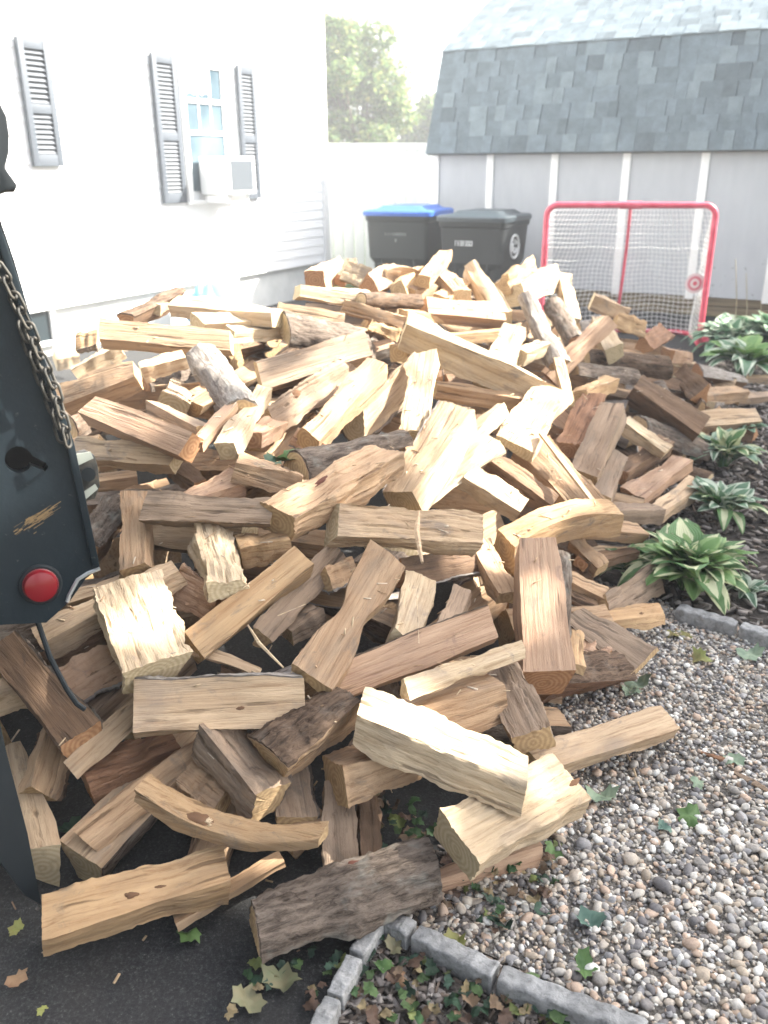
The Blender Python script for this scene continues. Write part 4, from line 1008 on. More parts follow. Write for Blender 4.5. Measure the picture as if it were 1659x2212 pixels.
LM = {'green': leaf_mat('leaf_green', (.045, .10, .03), (.10, .17, .05)), 'pale': leaf_mat('leaf_underside', (.16, .22, .15), (.24, .30, .20)), 'dark': leaf_mat('leaf_dark_green', (.02, .055, .03), (.05, .09, .05)),
      'yellow': leaf_mat('leaf_yellowing', (.22, .25, .07), (.16, .12, .05)), 'brown': leaf_mat('leaf_brown', (.17, .09, .05), (.28, .18, .10)), 'teal': leaf_mat('leaf_blue_green', (.07, .13, .10), (.10, .17, .13)), 'dry': leaf_mat('leaf_dry_tan', (.20, .17, .10), (.13, .15, .08))}
def leaf(x, y, spx, key, label, z=.026, lift=None, tilt=.25):
    g = random.Random(int(x*7+y)); p = gnd(x, y, z) if lift is None else CAM+ray(x, y)*on_pile(x, y, lift); zc = np.dot(p-CAM, fw)
    v, f = maple_leaf(g, spx*zc/FPX*.72); me = to_mesh('fallen_leaf', v, f, None, [LM[key]], 80); o = link('fallen_leaf', me); o.location = p; o.rotation_euler = (g.uniform(-tilt, tilt), g.uniform(-tilt, tilt), g.uniform(0, 6.28))
    return tag(o, label, 'leaf', 'leaves fallen on the ground')
leaf(1277, 1998, 66, 'teal', 'blue-green leaf lying alone on the lower gravel')
leaf(1250, 2085, 60, 'green', 'vivid green leaf on gravel near the edging')
leaf(1292, 1718, 66, 'pale', 'pale underside-up leaf beside the wide pale split')
leaf(1502, 1768, 62, 'green', 'dark green crumpled leaf right of the straw splinter')
leaf(1440, 1785, 34, 'teal', 'small bluish leaf left of the crumpled dark one')
leaf(1500, 1690, 34, 'pale', 'small pale leaf on gravel below the reddish stick')
leaf(1585, 1645, 46, 'pale', 'pale leaf resting on the grey bark piece')
leaf(1468, 1372, 52, 'yellow', 'yellow-green leaf in front of the edging by hosta')
leaf(1522, 1422, 46, 'yellow', 'yellowing leaf alone on gravel under the edging')
leaf(1615, 1410, 52, 'pale', 'light green leaf near the right edging block')
leaf(1375, 1472, 50, 'pale', 'upper of two pale leaves by the reddish bark log')
leaf(1368, 1492, 40, 'pale', 'lower of two pale leaves by the reddish bark log')
leaf(1200, 1835, 46, 'green', 'green leaf by the tan split near the gravel', )
leaf(150, 1780, 54, 'dark', 'crumpled green leaf on the asphalt below the left wedge')
leaf(40, 2010, 36, 'yellow', 'curled yellow-green leaf at the lower left edge')
leaf(30, 2110, 50, 'brown', 'brown leaf on asphalt at the lower left')
leaf(95, 2180, 26, 'yellow', 'narrow green-yellow leaf near the bottom left')
leaf(412, 2010, 50, 'green', 'green leaf under the thin flat slat')
leaf(605, 2130, 76, 'dry', 'big dry curled leaf near bottom centre', tilt=.5)
leaf(530, 2172, 70, 'dry', 'pale wilted leaf at the bottom, left of the big dry one', tilt=.5)
leaf(560, 2105, 44, 'dark', 'dark green leaf above the big dry one')
leaf(615, 985, 62, 'green', 'green leaves sprouting between splits left of centre', lift=.12)
leaf(596, 1000, 50, 'dark', 'dark leaf tucked under the sprouting green one', lift=.12)
leaf(1105, 1868, 42, 'green', 'green leaf in litter right of bark log')
leaf(980, 2042, 52, 'yellow', 'yellow and brown leaf above the scalloped edging')
leaf(845, 2050, 40, 'dry', 'tan leaf inside the edging corner')
leaf(825, 2080, 44, 'green', 'bright green leaf inside the edging corner')
leaf(870, 2110, 44, 'brown', 'rusty leaf in the litter below the edging corner')
PAL_L = np.array([(.04, .09, .03), (.07, .12, .04), (.02, .05, .025), (.15, .10, .06), (.22, .17, .09), (.10, .06, .04), (.16, .19, .06), (.05, .09, .06)])
def litter(poly_px, N, s0, s1, zmax=.04):
    poly = [gnd(*q)[:2] for q in poly_px]; xs_ = [q[0] for q in poly]; ys_ = [q[1] for q in poly]
    X = rng.uniform(min(xs_), max(xs_), N); Y = rng.uniform(min(ys_), max(ys_), N); k = inpoly(X, Y, poly); X, Y = X[k], Y[k]; n = len(X); VV = []; FF = []; CC = []
    for i in range(n):
        g = random.Random(i*3+N); v, f = maple_leaf(g, g.uniform(s0, s1)); R = rotmats(1, .45)[0]; v = np.array(v) @ R.T+np.array([X[i], Y[i], g.uniform(.018, zmax)]); b = len(VV)*0+sum(len(q) for q in VV)
        VV.append(v); FF += [[b+q for q in ff] for ff in f]; CC.append(np.repeat(np.clip(PAL_L[g.randrange(len(PAL_L))]*g.uniform(.7, 1.3), 0, 1)[None], len(v), 0))
    me = bpy.data.meshes.new('leaf_litter'); me.from_pydata(np.vstack(VV).tolist(), [], FF); me.update(); a = me.color_attributes.new('tint', 'FLOAT_COLOR', 'POINT')
    cc = np.ones((len(me.vertices), 4), np.float32); cc[:, :3] = np.vstack(CC); a.data.foreach_set('color', cc.ravel()); me.polygons.foreach_set('use_smooth', [True]*len(me.polygons))
    tag(link('leaf_litter', me, None, M_lit), kind='stuff')
M_lit = tint_mat('leaf_litter', .65, 60, .4, .3, .4)
litter([(690, 2230), (815, 2010), (880, 2030), (1400, 2240)], 190, .012, .028)
litter([(830, 1960), (930, 2000), (1120, 2060), (1230, 1870), (1180, 1800), (1000, 1850)], 130, .012, .026)
litter([(560, 2060), (800, 1990), (700, 2220), (480, 2220)], 60, .010, .024)
litter([(780, 1790), (900, 1760), (940, 1850), (820, 1870)], 40, .02, .035, .08)

# ------------------------------------------------------------------ hostas
def hosta_mat(name, gr, cm, w0, flip=False):
    mm = mat(name, gr, .42, .4); t = NT(mm); uv = t.n('UVMap', uv_map='uv'); s = t.n('SeparateXYZ'); t.l(uv.outputs[0], s.inputs[0])
    a = t.math('ABSOLUTE', t.math('SUBTRACT', s.outputs[0], .5)); nz = t.noise(t.coord(rnd=True), 28, 3); a2_ = t.math('ADD', a, t.math('MULTIPLY', t.math('SUBTRACT', nz, .5), .22))
    st = [(w0, gr), (w0+.04, cm)] if not flip else [(w0, cm), (w0+.04, gr)]
    c = t.ramp(a2_, st); v = t.n('TexWave', wave_type='BANDS', bands_direction='X'); v.inputs['Scale'].default_value = 4.2; t.l(uv.outputs[0], v.inputs['Vector']); t.color(c); t.bump(v.outputs['Fac'], .5, .004)
    tr = t.n('BsdfTranslucent'); t.l(c, tr.inputs[0]); ms = t.n('MixShader'); ms.inputs[0].default_value = .2; t.l(t.b.outputs[0], ms.inputs[1]); t.l(tr.outputs[0], ms.inputs[2]); t.l(ms.outputs[0], t.t.nodes['Material Output'].inputs[0]); return mm
HM = [hosta_mat('hosta_cream_margin', (.09, .19, .06), (.52, .54, .32), .25), hosta_mat('hosta_cream_centre', (.10, .21, .07), (.56, .58, .36), .20, True), hosta_mat('hosta_green', (.13, .25, .07), (.22, .34, .12), .25)]
HM2 = [hosta_mat('hosta_blue_margin', (.12, .22, .13), (.50, .56, .44), .26), hosta_mat('hosta_blue_green', (.14, .25, .16), (.26, .37, .25), .3)]
def hosta_leaf(L, wd, arch, mm, stem):
    NX, NY = 9, 4; vs, fs, uv = [], [], []
    for i in range(NX+1):
        q = i/NX; ww = wd*math.sin(math.pi*min(1, q**.75))**.8*(1-.15*q)+.0008
        a = arch*q; x = stem*.5+L*(math.sin(.9)*q-.25*q*q*arch*.0); x = stem*.55+L*q*math.cos(.75-arch*q*.95)*1.0; z = stem*.8+L*(.55*q-.62*arch*q*q)
        for j in range(NY+1):
            s = j/NY-.5; vs.append((x, s*2*ww, z+abs(s)*ww*.55*(1-.5*q)+.004*math.sin(9*q+6*s))); uv.append((j/NY, q))
    for i in range(NX):
        for j in range(NY): b = i*(NY+1)+j; fs.append((b, b+1, b+NY+2, b+NY+1))
    b = len(vs); vs += [(0, -.003, 0), (0, .003, 0), (stem*.55, .003, stem*.8), (stem*.55, -.003, stem*.8), (0, 0, -.004), (stem*.55, 0, stem*.8-.004)]; uv += [(.5, 0)]*6; fs += [(b, b+1, b+2, b+3), (b, b+3, b+5, b+4), (b+1, b+4, b+5, b+2)]
    me = to_mesh('leaf', vs, fs, None, [mm], 80); l = me.uv_layers.new(name='uv')
    for lp in me.loops: l.data[lp.index].uv = uv[lp.vertex_index]
    return me
def hosta(x, y, R, n_, label, mats_, seed, squash=1., zb=.012):
    p = gnd(x, y); root = empty('hosta_plant', p); tag(root, label, 'hosta', 'variegated hostas along the bed'); g = random.Random(seed)
    meshes = [hosta_leaf(R*q, R*.19*ww, ar, mats_[k_ % len(mats_)], R*st) for k_, (q, ww, ar, st) in enumerate([(.75, 1., .8, .28), (.7, 1.1, 1.1, .34), (.6, 1.05, .5, .40), (.8, .85, 1.25, .3), (.5, 1.15, .4, .5), (.68, 1., .95, .38)])]
    for i in range(n_):
        me = meshes[g.randrange(len(meshes))]; o = link('leaf', me, root); a = i*2.4+g.uniform(-.3, .3); inner = i/n_
        o.location = (math.cos(a)*R*.06, math.sin(a)*R*.06, zb); s = g.uniform(.75, 1.1)*(1-.25*inner)
        o.rotation_euler = (g.uniform(-.25, .25), -inner*.75+g.uniform(-.15, .1), a); o.scale = (s, s*g.uniform(.85, 1.1), s*squash)
    return root
hosta(1480, 1280, .30, 110, 'large yellow-edged hosta spilling over the edging block', HM, 1)
hosta(1362, 1262, .18, 32, 'low hosta leaves squeezed beside the firewood', HM, 2)
hosta(1555, 1125, .23, 46, 'pale white-edged hosta behind the large one', [HM2[0], HM[1]], 3)
hosta(1560, 1015, .27, 52, 'third hosta up the bed, beside the right slope', [HM2[0], HM[0], HM2[1]], 4)
hosta(1600, 950, .18, 18, 'small flat hosta below the pale yellow split', [HM2[1]], 5)
hosta(1570, 770, .42, 120, 'bushy blue-green hosta before the shed, left half', HM2, 6)
hosta(1668, 770, .50, 120, 'bushy blue-green hosta cut by the right edge', HM2, 7)
hosta(1600, 815, .40, 60, 'bright green hosta in front of the bushy pair', [HM[2], HM2[0]], 8)
hosta(1610, 1300, .13, 12, 'small pale plant between hosta and right edging', [HM2[0]], 9)
M_stalk = mat('dry_stalk', (.34, .30, .20), .8, .2)
for x, yt, yb, lb in ((1585, 560, 740, 'left one of the dry flower stalks before the shed'), (1608, 590, 740, 'middle dry flower stalk before the shed'), (1640, 650, 745, 'shortest dry flower stalk at the right')):
    b = gnd(x, yb); q = onplane(x+4, yt, b, np.array([0, 1., 0])); mb = MB(); mb.tube([(0, 0, 0), ((q[0]-b[0])*.3, 0, (q[2])*.5), (q[0]-b[0], 0, q[2])], [.006, .0045, .003], 5); o = mb.build('flower_stalk', M_stalk); o.location = (b[0], b[1], 0); tag(o, lb, 'stalk')

# ------------------------------------------------------------------ bins
def loft(rings):
    mb = MB(); n_ = len(rings[0]); vs = [v for r in rings for v in r]; fs = [tuple(range(n_))[::-1], tuple((len(rings)-1)*n_+k_ for k_ in range(n_))]
    for i in range(len(rings)-1):
        for k_ in range(n_): fs.append((i*n_+k_, i*n_+(k_+1) % n_, (i+1)*n_+(k_+1) % n_, (i+1)*n_+k_))
    mb.add(vs, fs); return mb
M_bin = mat('bin_black_plastic', (.016, .019, .021), .55, .3); M_bing = mat('bin_dark_grey_plastic', (.024, .029, .029), .55, .3); M_blid = mat('bin_blue_lid', (.03, .11, .42), .42, .5); M_klid = mat('bin_black_lid', (.03, .042, .05), .42, .45); M_mark = mat('bin_print', (.62, .64, .64), .6, .3)
M_tyre = mat('rubber', (.02, .02, .02), .8, .3)
def bin_(fl, rot, W, D, H, body_m, lid_m, label, marks):
    root = empty('wheelie_bin', (float(fl[0]), float(fl[1]), .0), rot); tag(root, label, 'bin')
    def rg(z, inx, iny0, iny1, r=.05): return [(x, y, z) for x, y in rrect(inx, W-inx, iny0, D-iny1, r)]
    body = loft([rg(.06, .10, .10, .12), rg(.09, .085, .09, .08), rg(.52, .07, .075, .06), rg(.58, .035, .03, .05), rg(H-.16, .015, .015, .03), rg(H-.15, 0, 0, .01, .06), rg(H-.10, -.005, -.005, .01, .06), rg(H-.098, .015, .015, .03)])
    bo = body.build('body', body_m, root, smooth=True, angle=30)
    mb = MB()
    mb.box(W*.24, W*.27, .035, .075, .14, .66); mb.box(W*.73, W*.76, .035, .075, .14, .66); mb.box(W*.24, W*.76, .03, .06, .64, .67); mb.build('front_panel', body_m, bo, bevel=.006)
    lid = loft([rg(H-.097, -.02, -.035, 0, .07), rg(H-.055, -.022, -.037, 0, .07), rg(H-.04, .0, -.01, .02, .06), rg(H-.035, .09, .07, .05, .05), rg(H+.0, .15, .14, .08, .05)])
    lo = lid.build('lid', lid_m, root, smooth=True, angle=25)
    mb = MB(); mb.box(.12, W-.12, -.05, -.03, H-.075, H-.062); mb.build('lid_lip', lid_m, lo, bevel=.004)
    mb = MB(); mb.tube([(.06, D-.03, H-.12), (.06, D+.06, H-.08), (W-.06, D+.06, H-.08), (W-.06, D-.03, H-.12)], .016, 8); mb.build('handle', body_m, root, smooth=True)
    for sx in (.06, W-.11):
        mb = MB(); mb.tube([(sx, D-.08, .13), (sx+.05, D-.08, .13)], .128, 18); mb.build('wheel', M_tyre, root, smooth=True)
    marks(bo, W, D, H); return root
def strokes(mb, x0, z0_, wtot, h, y, n_, g, M=None):
    cw = wtot/n_
    for i in range(n_):
        x = x0+i*cw; b = cw*.18; k_ = g.choice(['I', 'N', 'E', 'L', 'T', 'O'])
        mb.box(x, x+b, y-.003, y, z0_, z0_+h)
        if k_ in 'NO': mb.box(x+cw*.55, x+cw*.55+b, y-.003, y, z0_, z0_+h)
        if k_ in 'ETO': mb.box(x+b, x+cw*.55, y-.003, y, z0_+h*.84, z0_+h)
        if k_ in 'ELO': mb.box(x+b, x+cw*.55, y-.003, y, z0_, z0_+h*.16)
        if k_ in 'EN': mb.box(x+b, x+cw*.55, y-.003, y, z0_+h*.42, z0_+h*.58)
def marks_blue(bo, W, D, H):
    mb = MB(); strokes(mb, W*.32, H-.30, W*.34, .028, .018, 9, random.Random(2)); mb.box(W*.475, W*.495, .015, .019, H-.365, H-.335); mb.build('lettering', mat('faint_print', (.22, .24, .24), .6), bo)
def marks_black(bo, W, D, H):
    mb = MB(); strokes(mb, W*.27, H-.335, W*.27, .05, .018, 7, random.Random(5)); mb.build('lettering', M_mark, bo)
    mb = MB(); c = Vector((W-.012, D*.42, H-.35))
    mb.tube([c+Vector((.006, .115*math.cos(a), .115*math.sin(a))) for a in np.linspace(0, 2*math.pi, 29)[:-1]], .011, 6, closed=True)
    for k_ in range(3):
        a = k_*2.094+.4
        pts = [c+Vector((.006, .06*math.cos(a+b), .06*math.sin(a+b))) for b in np.linspace(0, 1.35, 7)]; mb.tube(pts, [.011]*6+[.018], 6)
        mb.tube([c+Vector((.006, .06*math.cos(a+1.3), .06*math.sin(a+1.3))), c+Vector((.006, .02*math.cos(a+.9), .02*math.sin(a+.9)))], .008, 5)
    mb.build('recycling_emblem', M_mark, bo, smooth=True)
rz = math.atan2(-SD[1], -SD[0])
kb = gnd(945, 478, .99); bin_((kb[0], kb[1]), rz, .74, .78, 1.09, M_bin, M_klid, 'black wheelie bin with white lettering and round emblem on its side', marks_black)
kb = gnd(786, 466, 1.02); bin_((kb[0], kb[1]), rz+math.radians(6), .76, .80, 1.12, M_bing, M_blid, 'dark grey wheelie bin with blue lid, left of the black bin', marks_blue)

# ------------------------------------------------------------------ hockey goal
M_red = mat('goal_red_paint', (.52, .035, .07), .4, .5); t = NT(M_red); n = t.noise(t.coord(), 9, 4, .6); t.color(t.ramp(n, [(.35, (.50, .045, .08)), (.62, (.62, .10, .15)), (.78, (.70, .28, .32))]))
M_net = mat('net_cord', (.75, .75, .72), .8, .2)
gl = gnd(1164, 743); gr_ = gnd(1508, 752); gd = gr_-gl; GW = float(np.linalg.norm(gd)); gd /= GW; gz = math.atan2(gd[1], gd[0]); GH = 1.20; GD = .62
goal = empty('hockey_goal', (float(gl[0]), float(gl[1]), .005), gz); tag(goal, 'red tube street hockey goal with white net before the shed', 'goal')
r_ = .026; cr_ = .09
def arc(cx, cz, a0_, a1_, y=0): return [(cx+cr_*math.cos(math.radians(a)), y, cz+cr_*math.sin(math.radians(a))) for a in np.linspace(a0_, a1_, 7)]
mb = MB(); mb.tube([(0, 0, .02)]+arc(cr_, GH-cr_, 180, 90)+arc(GW-cr_, GH-cr_, 90, 0)+[(GW, 0, .02)], r_, 12); mb.build('front_frame', M_red, goal, smooth=True)
mb = MB(); mb.tube([(GW/2-.09, 0, GH), (GW/2+.09, 0, GH)], r_+.005, 12); mb.build('joint_sleeve', M_red, goal, smooth=True)
mb = MB(); mb.tube([(0, 0, .03), (0, GD-.1, .03), (.1, GD, .03), (GW-.1, GD, .03), (GW, GD-.1, .03), (GW, 0, .03)], .02, 10); mb.build('base_frame', M_red, goal, smooth=True)
mb = MB(); mb.tube([(GW/2, .01, GH-.02), (GW/2+.02, .22, GH*.7), (GW/2+.03, GD, .03)], .013, 8); mb.build('rear_brace', M_red, goal, smooth=True)
mb = MB(); mb.tube([(GW, 0, .02), (GW+.09, .02, .06), (GW+.12, .1, .1), (GW+.05, .14, .04)], .022, 8); mb.build('foot', M_red, goal, smooth=True)
def netpt(u, v):   # u across incl. sides (0..1), v height
    z = .04+(GH-.05)*v; dep = (GD-.02)*(1-.72*v**1.6)
    per = GW+2*dep; s = u*per
    if s < dep: p = (0.0, s)
    elif s > dep+GW: p = (GW, per-s)
    else: p = (s-dep, dep)
    x, y = p;  x = min(max(x, .01), GW-.01)
    sag = .035*math.sin(math.pi*v)*math.sin(u*23)*.4
    ed = min(x, GW-x); y -= .07*math.exp(-ed/.12)*(1 if y > dep*.8 else 0)
    return (x+.006*math.sin(v*19+u*4), y+sag, z+.012*math.sin(u*31+v*3)*(1-v))
mb = MB(); NU, NV = 58, 28
for i in range(NU+1): mb.tube([netpt(i/NU, v) for v in np.linspace(0, 1, 17)], .0023, 3, cap=False)
for j in range(NV+1): mb.tube([netpt(u, j/NV) for u in np.linspace(0, 1, 61)], .0023, 3, cap=False)
mb.tube([netpt(.01+.98*q/40, 1) for q in range(41)], .003, 3, cap=False)
mb.build('net', M_net, goal)
q = onplane(1500, 612, gr_+np.array([0, .05, 0]), np.array([0, 1., 0])); tg = empty('target_disc', q); tag(tg, 'small round pink and white target tied inside the goal right post', 'target')
for k_, (ra, mm) in enumerate(((.085, mat('target_pale', (.70, .55, .55), .6)), (.062, mat('target_pink', (.62, .20, .24), .6)), (.040, mat('target_pale2', (.72, .60, .58), .6)), (.018, M_red))):
    mb = MB(); mb.tube([(0, -.004-.003*k_, 0), (0, -.0062-.003*k_, 0)], ra, 28); mb.build(('disc', 'outer_ring', 'inner_ring', 'bullseye')[k_], mm, tg)

# pale blue bag by the foundation
def blob(name, c, s, mm, seed, label, cat):
    v, f = ico(4); g = np.random.default_rng(seed); K_ = g.normal(0, 3, (8, 3)); ph = g.uniform(0, 6, 8); d = 1+sum(.05*np.sin(v @ K_[i]+ph[i]) for i in range(8)); v = v*d[:, None]*np.array(s)
    o = link(name, to_mesh(name, v.tolist(), f.tolist(), None, [mm], 50)); o.location = c; return tag(o, label, cat)
hb = onplane(437, 640, HP+HN*.45, HN); blob('plastic_bag', (hb[0], hb[1], .23), (.17, .15, .24), mat('pale_blue_plastic', (.10, .28, .48), .4, .4), 3, 'pale blue plastic bag against the house foundation behind the pile', 'bag')
hb = onplane(478, 640, HP+HN*.45, HN); mb = MB(); mb.tube([(0, 0, 0), (0, 0, .5)], [.16, .19], 20); mb.tube([(0, 0, .5), (0, 0, .52)], [.198, .198], 20); o = mb.build('bucket', M_white2, None, smooth=True); o.location = (hb[0], hb[1], .004); tag(o, 'white bucket standing at the foundation beside the pale blue bag', 'bucket')

# ------------------------------------------------------------------ dump truck corner
M_trk = mat('truck_dark_paint', (.028, .042, .050), .5, .2); t = NT(M_trk)
n = t.noise(t.coord(), 5, 5, .6); fine = t.noise(t.coord(scale=(1, 1, 1)), 70, 4, .7); c = t.ramp(n, [(.3, (.004, .009, .013)), (.7, (.012, .020, .026))]); c = t.mix(t.ramp(fine, [(.66, 0.), (.72, .5)]), c, (.12, .12, .11)); t.color(c); t.rough(t.ramp(n, [(.3, .42), (.7, .65)])); t.bump(fine, .2, .003)
M_blk = mat('truck_black', (.010, .014, .017), .6, .25); M_rust = mat('worn_steel', (.16, .14, .12), .6, .3, .2); t = NT(M_rust); n = t.noise(t.coord(), 60, 4); t.color(t.ramp(n, [(.4, (.03, .03, .028)), (.65, (.09, .08, .065)), (.8, (.10, .05, .025))]))
TC = depth_at(100, 1100, 1.62); TN = np.array([.42, -.88, .12]); TN /= np.linalg.norm(TN)
def tp(x, y, off=0.): return Vector(onplane(x, y, TC+TN*off, TN))
truck = empty('dump_truck', (float(TC[0]), float(TC[1]), 0.0)); tag(truck, 'corner of a dark blue-black dump truck tailgate at the left edge', 'truck')
bpy.context.view_layer.update()
TO = Vector((float(TC[0]), float(TC[1]), 0.0)); TNV = Vector(TN)
# panel with a real keyhole slot: the outline is bridged to the hole
outl = [(-520, 40), (-150, 40), (0, 490), (40, 640), (100, 800), (150, 940), (176, 1065), (216, 1228), (185, 1250), (150, 1300), (100, 1345), (0, 1350), (-520, 1330)]
cx, cy = 40, 993; hole = [(cx+30*math.cos(a), cy+29*math.sin(a)) for a in np.radians(np.arange(42, 372, 22))]
hole = hole[:-1]+[(70, 985), (100, 1000), (104, 1010), (98, 1018), (66, 1006)]
def panel_mesh(name, outer, inner, thick, mm):
    from mathutils.geometry import tessellate_polygon
    o3 = [tp(x, y) for x, y in outer]; i3 = [tp(x, y) for x, y in inner]; tri = tessellate_polygon([o3, i3]) if i3 else tessellate_polygon([o3]); al = o3+i3; n_ = len(al); mb = MB()
    vs = [p-TO for p in al]+[p-TO-TNV*thick for p in al]; fs = [tuple(q) for q in tri]+[tuple(k_+n_ for k_ in q[::-1]) for q in tri]
    for lo_, hi_ in ((0, len(o3)), (len(o3), n_)):
        m_ = hi_-lo_
        for k_ in range(m_): a, b = lo_+k_, lo_+(k_+1) % m_; fs.append((a, b, b+n_, a+n_))
    mb.add(vs, fs); return mb.build(name, mm, truck)
panel_mesh('tailgate_panel', outl, hole, .035, M_trk)
mb = MB(); mb.prism([tp(x, y, -.042)-TO for x, y in ((-15, 940), (125, 940), (125, 1050), (-15, 1050))], -TNV*.006); mb.build('slot_backing', mat('dark_recess', (.004, .004, .005), .95, .0), truck)  # black plate put in for the shade inside the slot
mb = MB(); mb.prism([tp(x, y, -.20)-TO for x, y in ((-520, 40), (-150, 40), (30, 560), (140, 940), (190, 1200), (90, 1320), (-520, 1310))], -TNV*.9); mb.build('body_box', M_blk, truck)
mb = MB(); mb.box(-3.6, -1.25, -3.4, 1.35, .75, 2.9, 0, Matrix.Translation(-TO)); mb.build('dump_body', M_trk, truck, bevel=.02)  # unseen rest of the truck, added to block skylight on the foreground
for wx, wy in ((-1.5, -.4), (-1.5, -1.6), (-3.3, -.4), (-3.3, -1.6)):
    mb = MB(); mb.tube([Vector((wx-.14, wy, .5))-TO, Vector((wx+.14, wy, .5))-TO], .495, 24); mb.build('wheel', M_blk, truck, smooth=True)
mb = MB(); mb.box(-2.9, -1.9, -3.3, 1.2, .55, .74, 0, Matrix.Translation(-TO)); mb.build('chassis', M_blk, truck)
# bent lower lip and edge fold
mb = MB(); mb.tube([tp(*q, .004)-TO for q in ((216, 1228), (190, 1238), (168, 1252), (150, 1285), (145, 1300))], .004, 6); mb.build('bent_edge', mat('bare_metal', (.55, .57, .58), .35, .5, .7), truck, smooth=True)
mb = MB(); mb.prism([tp(*q, .012)-TO for q in ((0, 490), (12, 520), (110, 815), (160, 955), (185, 1075), (216, 1225), (200, 1222), (168, 1075), (142, 955), (92, 815), (-6, 520))], -TNV*.03); mb.build('edge_flange', M_trk, truck, bevel=.002)
# scrape
g = random.Random(4); mb = MB()
for k_ in range(70):
    x = g.gauss(72, 20); y = 1130+(60-x)*.45+g.gauss(0, 8); L_ = g.uniform(5, 32); wv_ = g.uniform(.5, 2.0)
    mb.add([tp(x, y, .0012+k_*.00002)-TO, tp(x+L_*.8, y-L_*.5, .0012+k_*.00002)-TO, tp(x+L_*.8, y-L_*.5+wv_, .0012+k_*.00002)-TO, tp(x+wv_*.5, y+wv_*1.2, .0012+k_*.00002)-TO], [(0, 1, 2, 3)])
mb.build('scraped_rust', mat('scraped_rust', (.24, .16, .08), .8, .2), truck)
# marker light
lc = tp(87, 1262); e1 = (tp(97, 1262)-lc).normalized(); e2 = TNV.cross(e1).normalized()
def disc(name, rad, o0, o1, mm, parent, dome=0.):
    mb = MB(); n_ = 30; rs = [(rad, o0), (rad, o1*.7+o0*.3), (rad*.93, o1)]+([(rad*.5, o1+dome), (rad*.15, o1+dome*1.2)] if dome else []); vs = []
    for r1, oo in rs: vs += [lc-TO+TNV*oo+(e1*math.cos(2*math.pi*k_/n_)+e2*math.sin(2*math.pi*k_/n_))*r1 for k_ in range(n_)]
    fs = [(i*n_+k_, i*n_+(k_+1) % n_, (i+1)*n_+(k_+1) % n_, (i+1)*n_+k_) for i in range(len(rs)-1) for k_ in range(n_)]+[tuple((len(rs)-1)*n_+k_ for k_ in range(n_))]; mb.add(vs, fs); return mb.build(name, mm, parent, smooth=True)
ml = disc('marker_light', .040, -.001, .006, M_blk, truck); disc('lens', .031, .004, .020, mat('red_lens', (.20, .006, .012), .22, .5), ml, .003); disc('lens_rim', .0325, .003, .010, mat('red_rim', (.20, .01, .015), .35, .5), ml)
# upper latch
mb = MB(); mb.prism([tp(*q, .05)-TO for q in ((-120, 170), (-20, 195), (0, 222), (14, 250), (20, 290), (19, 330), (11, 362), (22, 378), (38, 400), (33, 411), (14, 411), (0, 416), (-120, 416))], -TNV*.04); mb.build('hinge_arm', M_blk, truck, bevel=.004)
mb = MB(); mb.prism([tp(*q, .02)-TO for q in ((-120, 412), (-30, 412), (-20, 560), (-120, 560))], -TNV*.05); mb.build('hinge_post', M_blk, truck)
# chain: links one by one
def chain(path, n_, rl, parent, off=.018):
    P_ = [tp(*q, off)-TO for q in path]; seg = [0]
    for a, b in zip(P_, P_[1:]): seg.append(seg[-1]+(b-a).length)
    def at(s):
        for i in range(len(seg)-1):
            if s <= seg[i+1]: q = (s-seg[i])/(seg[i+1]-seg[i]); return P_[i].lerp(P_[i+1], q)
        return P_[-1]
    pitch = seg[-1]/n_; hl, hw, rr_ = pitch*.70, pitch*.36, pitch*.105
    pts = []
    for k_ in range(20):
        a = 2*math.pi*k_/20; x = (hl-hw)*(1 if math.cos(a) > 0 else -1)+hw*math.cos(a); pts.append((x, hw*math.sin(a), 0))
    mb = MB(); mb.tube(pts, rr_, 8, closed=True); proto = mb.build('chain_link', M_rust, parent, smooth=True, angle=80)
    for i in range(n_):
        a, b = at(i*pitch), at((i+1)*pitch); d = (b-a).normalized(); z = TNV-d*TNV.dot(d); z.normalize(); y = z.cross(d); aa = math.radians(30 if i % 2 else -55); y, z = y*math.cos(aa)+z*math.sin(aa), z*math.cos(aa)-y*math.sin(aa)
        M = Matrix.Identity(4)
        for r in range(3): M[r][0] = d[r]; M[r][1] = y[r]; M[r][2] = z[r]; M[r][3] = ((a+b)/2)[r]
        o = proto if i == 0 else proto.copy()
        if i: col.objects.link(o); o.parent = parent
        o.matrix_local = M
ch = MB(); a_ = tp(-10, 560, .018)-TO; ch.tube([a_, a_+Vector((0, 0, .01))], .006, 8); cho = ch.build('chain', M_rust, truck)
chain([(-30, 540), (12, 600), (35, 650), (62, 705), (85, 765), (112, 820), (128, 875), (140, 925), (148, 960)], 13, 0, cho)
chain([(45, 700), (68, 760), (95, 830), (118, 890), (136, 950)], 8, 0, cho, .006)
# clevis bracket behind the panel edge
mb = MB(); mb.prism([tp(*q, -.04)-TO for q in ((150, 985), (185, 975), (205, 985), (212, 1010), (216, 1050), (205, 1078), (180, 1085), (160, 1060))], -TNV*.03); cb = mb.build('clevis', M_rust, truck, bevel=.003)
mb = MB(); mb.prism([tp(*q, -.034)-TO for q in ((160, 982), (196, 976), (202, 990), (170, 1005))], -TNV*.004); mb.build('flaking_paint', mat('flaking_paint', (.42, .44, .38), .8, .2), cb); mb = MB(); mb.prism([tp(*q, -.034)-TO for q in ((182, 1062), (206, 1046), (212, 1056), (186, 1078))], -TNV*.004); mb.build('flaking_paint', mat('flaking_paint', (.42, .44, .38), .8, .2), cb)
mb = MB(); c1 = tp(190, 1024, -.036)-TO; mb.tube([c1, c1+TNV*.006], .014, 14); mb.build('pin', M_blk, cb)
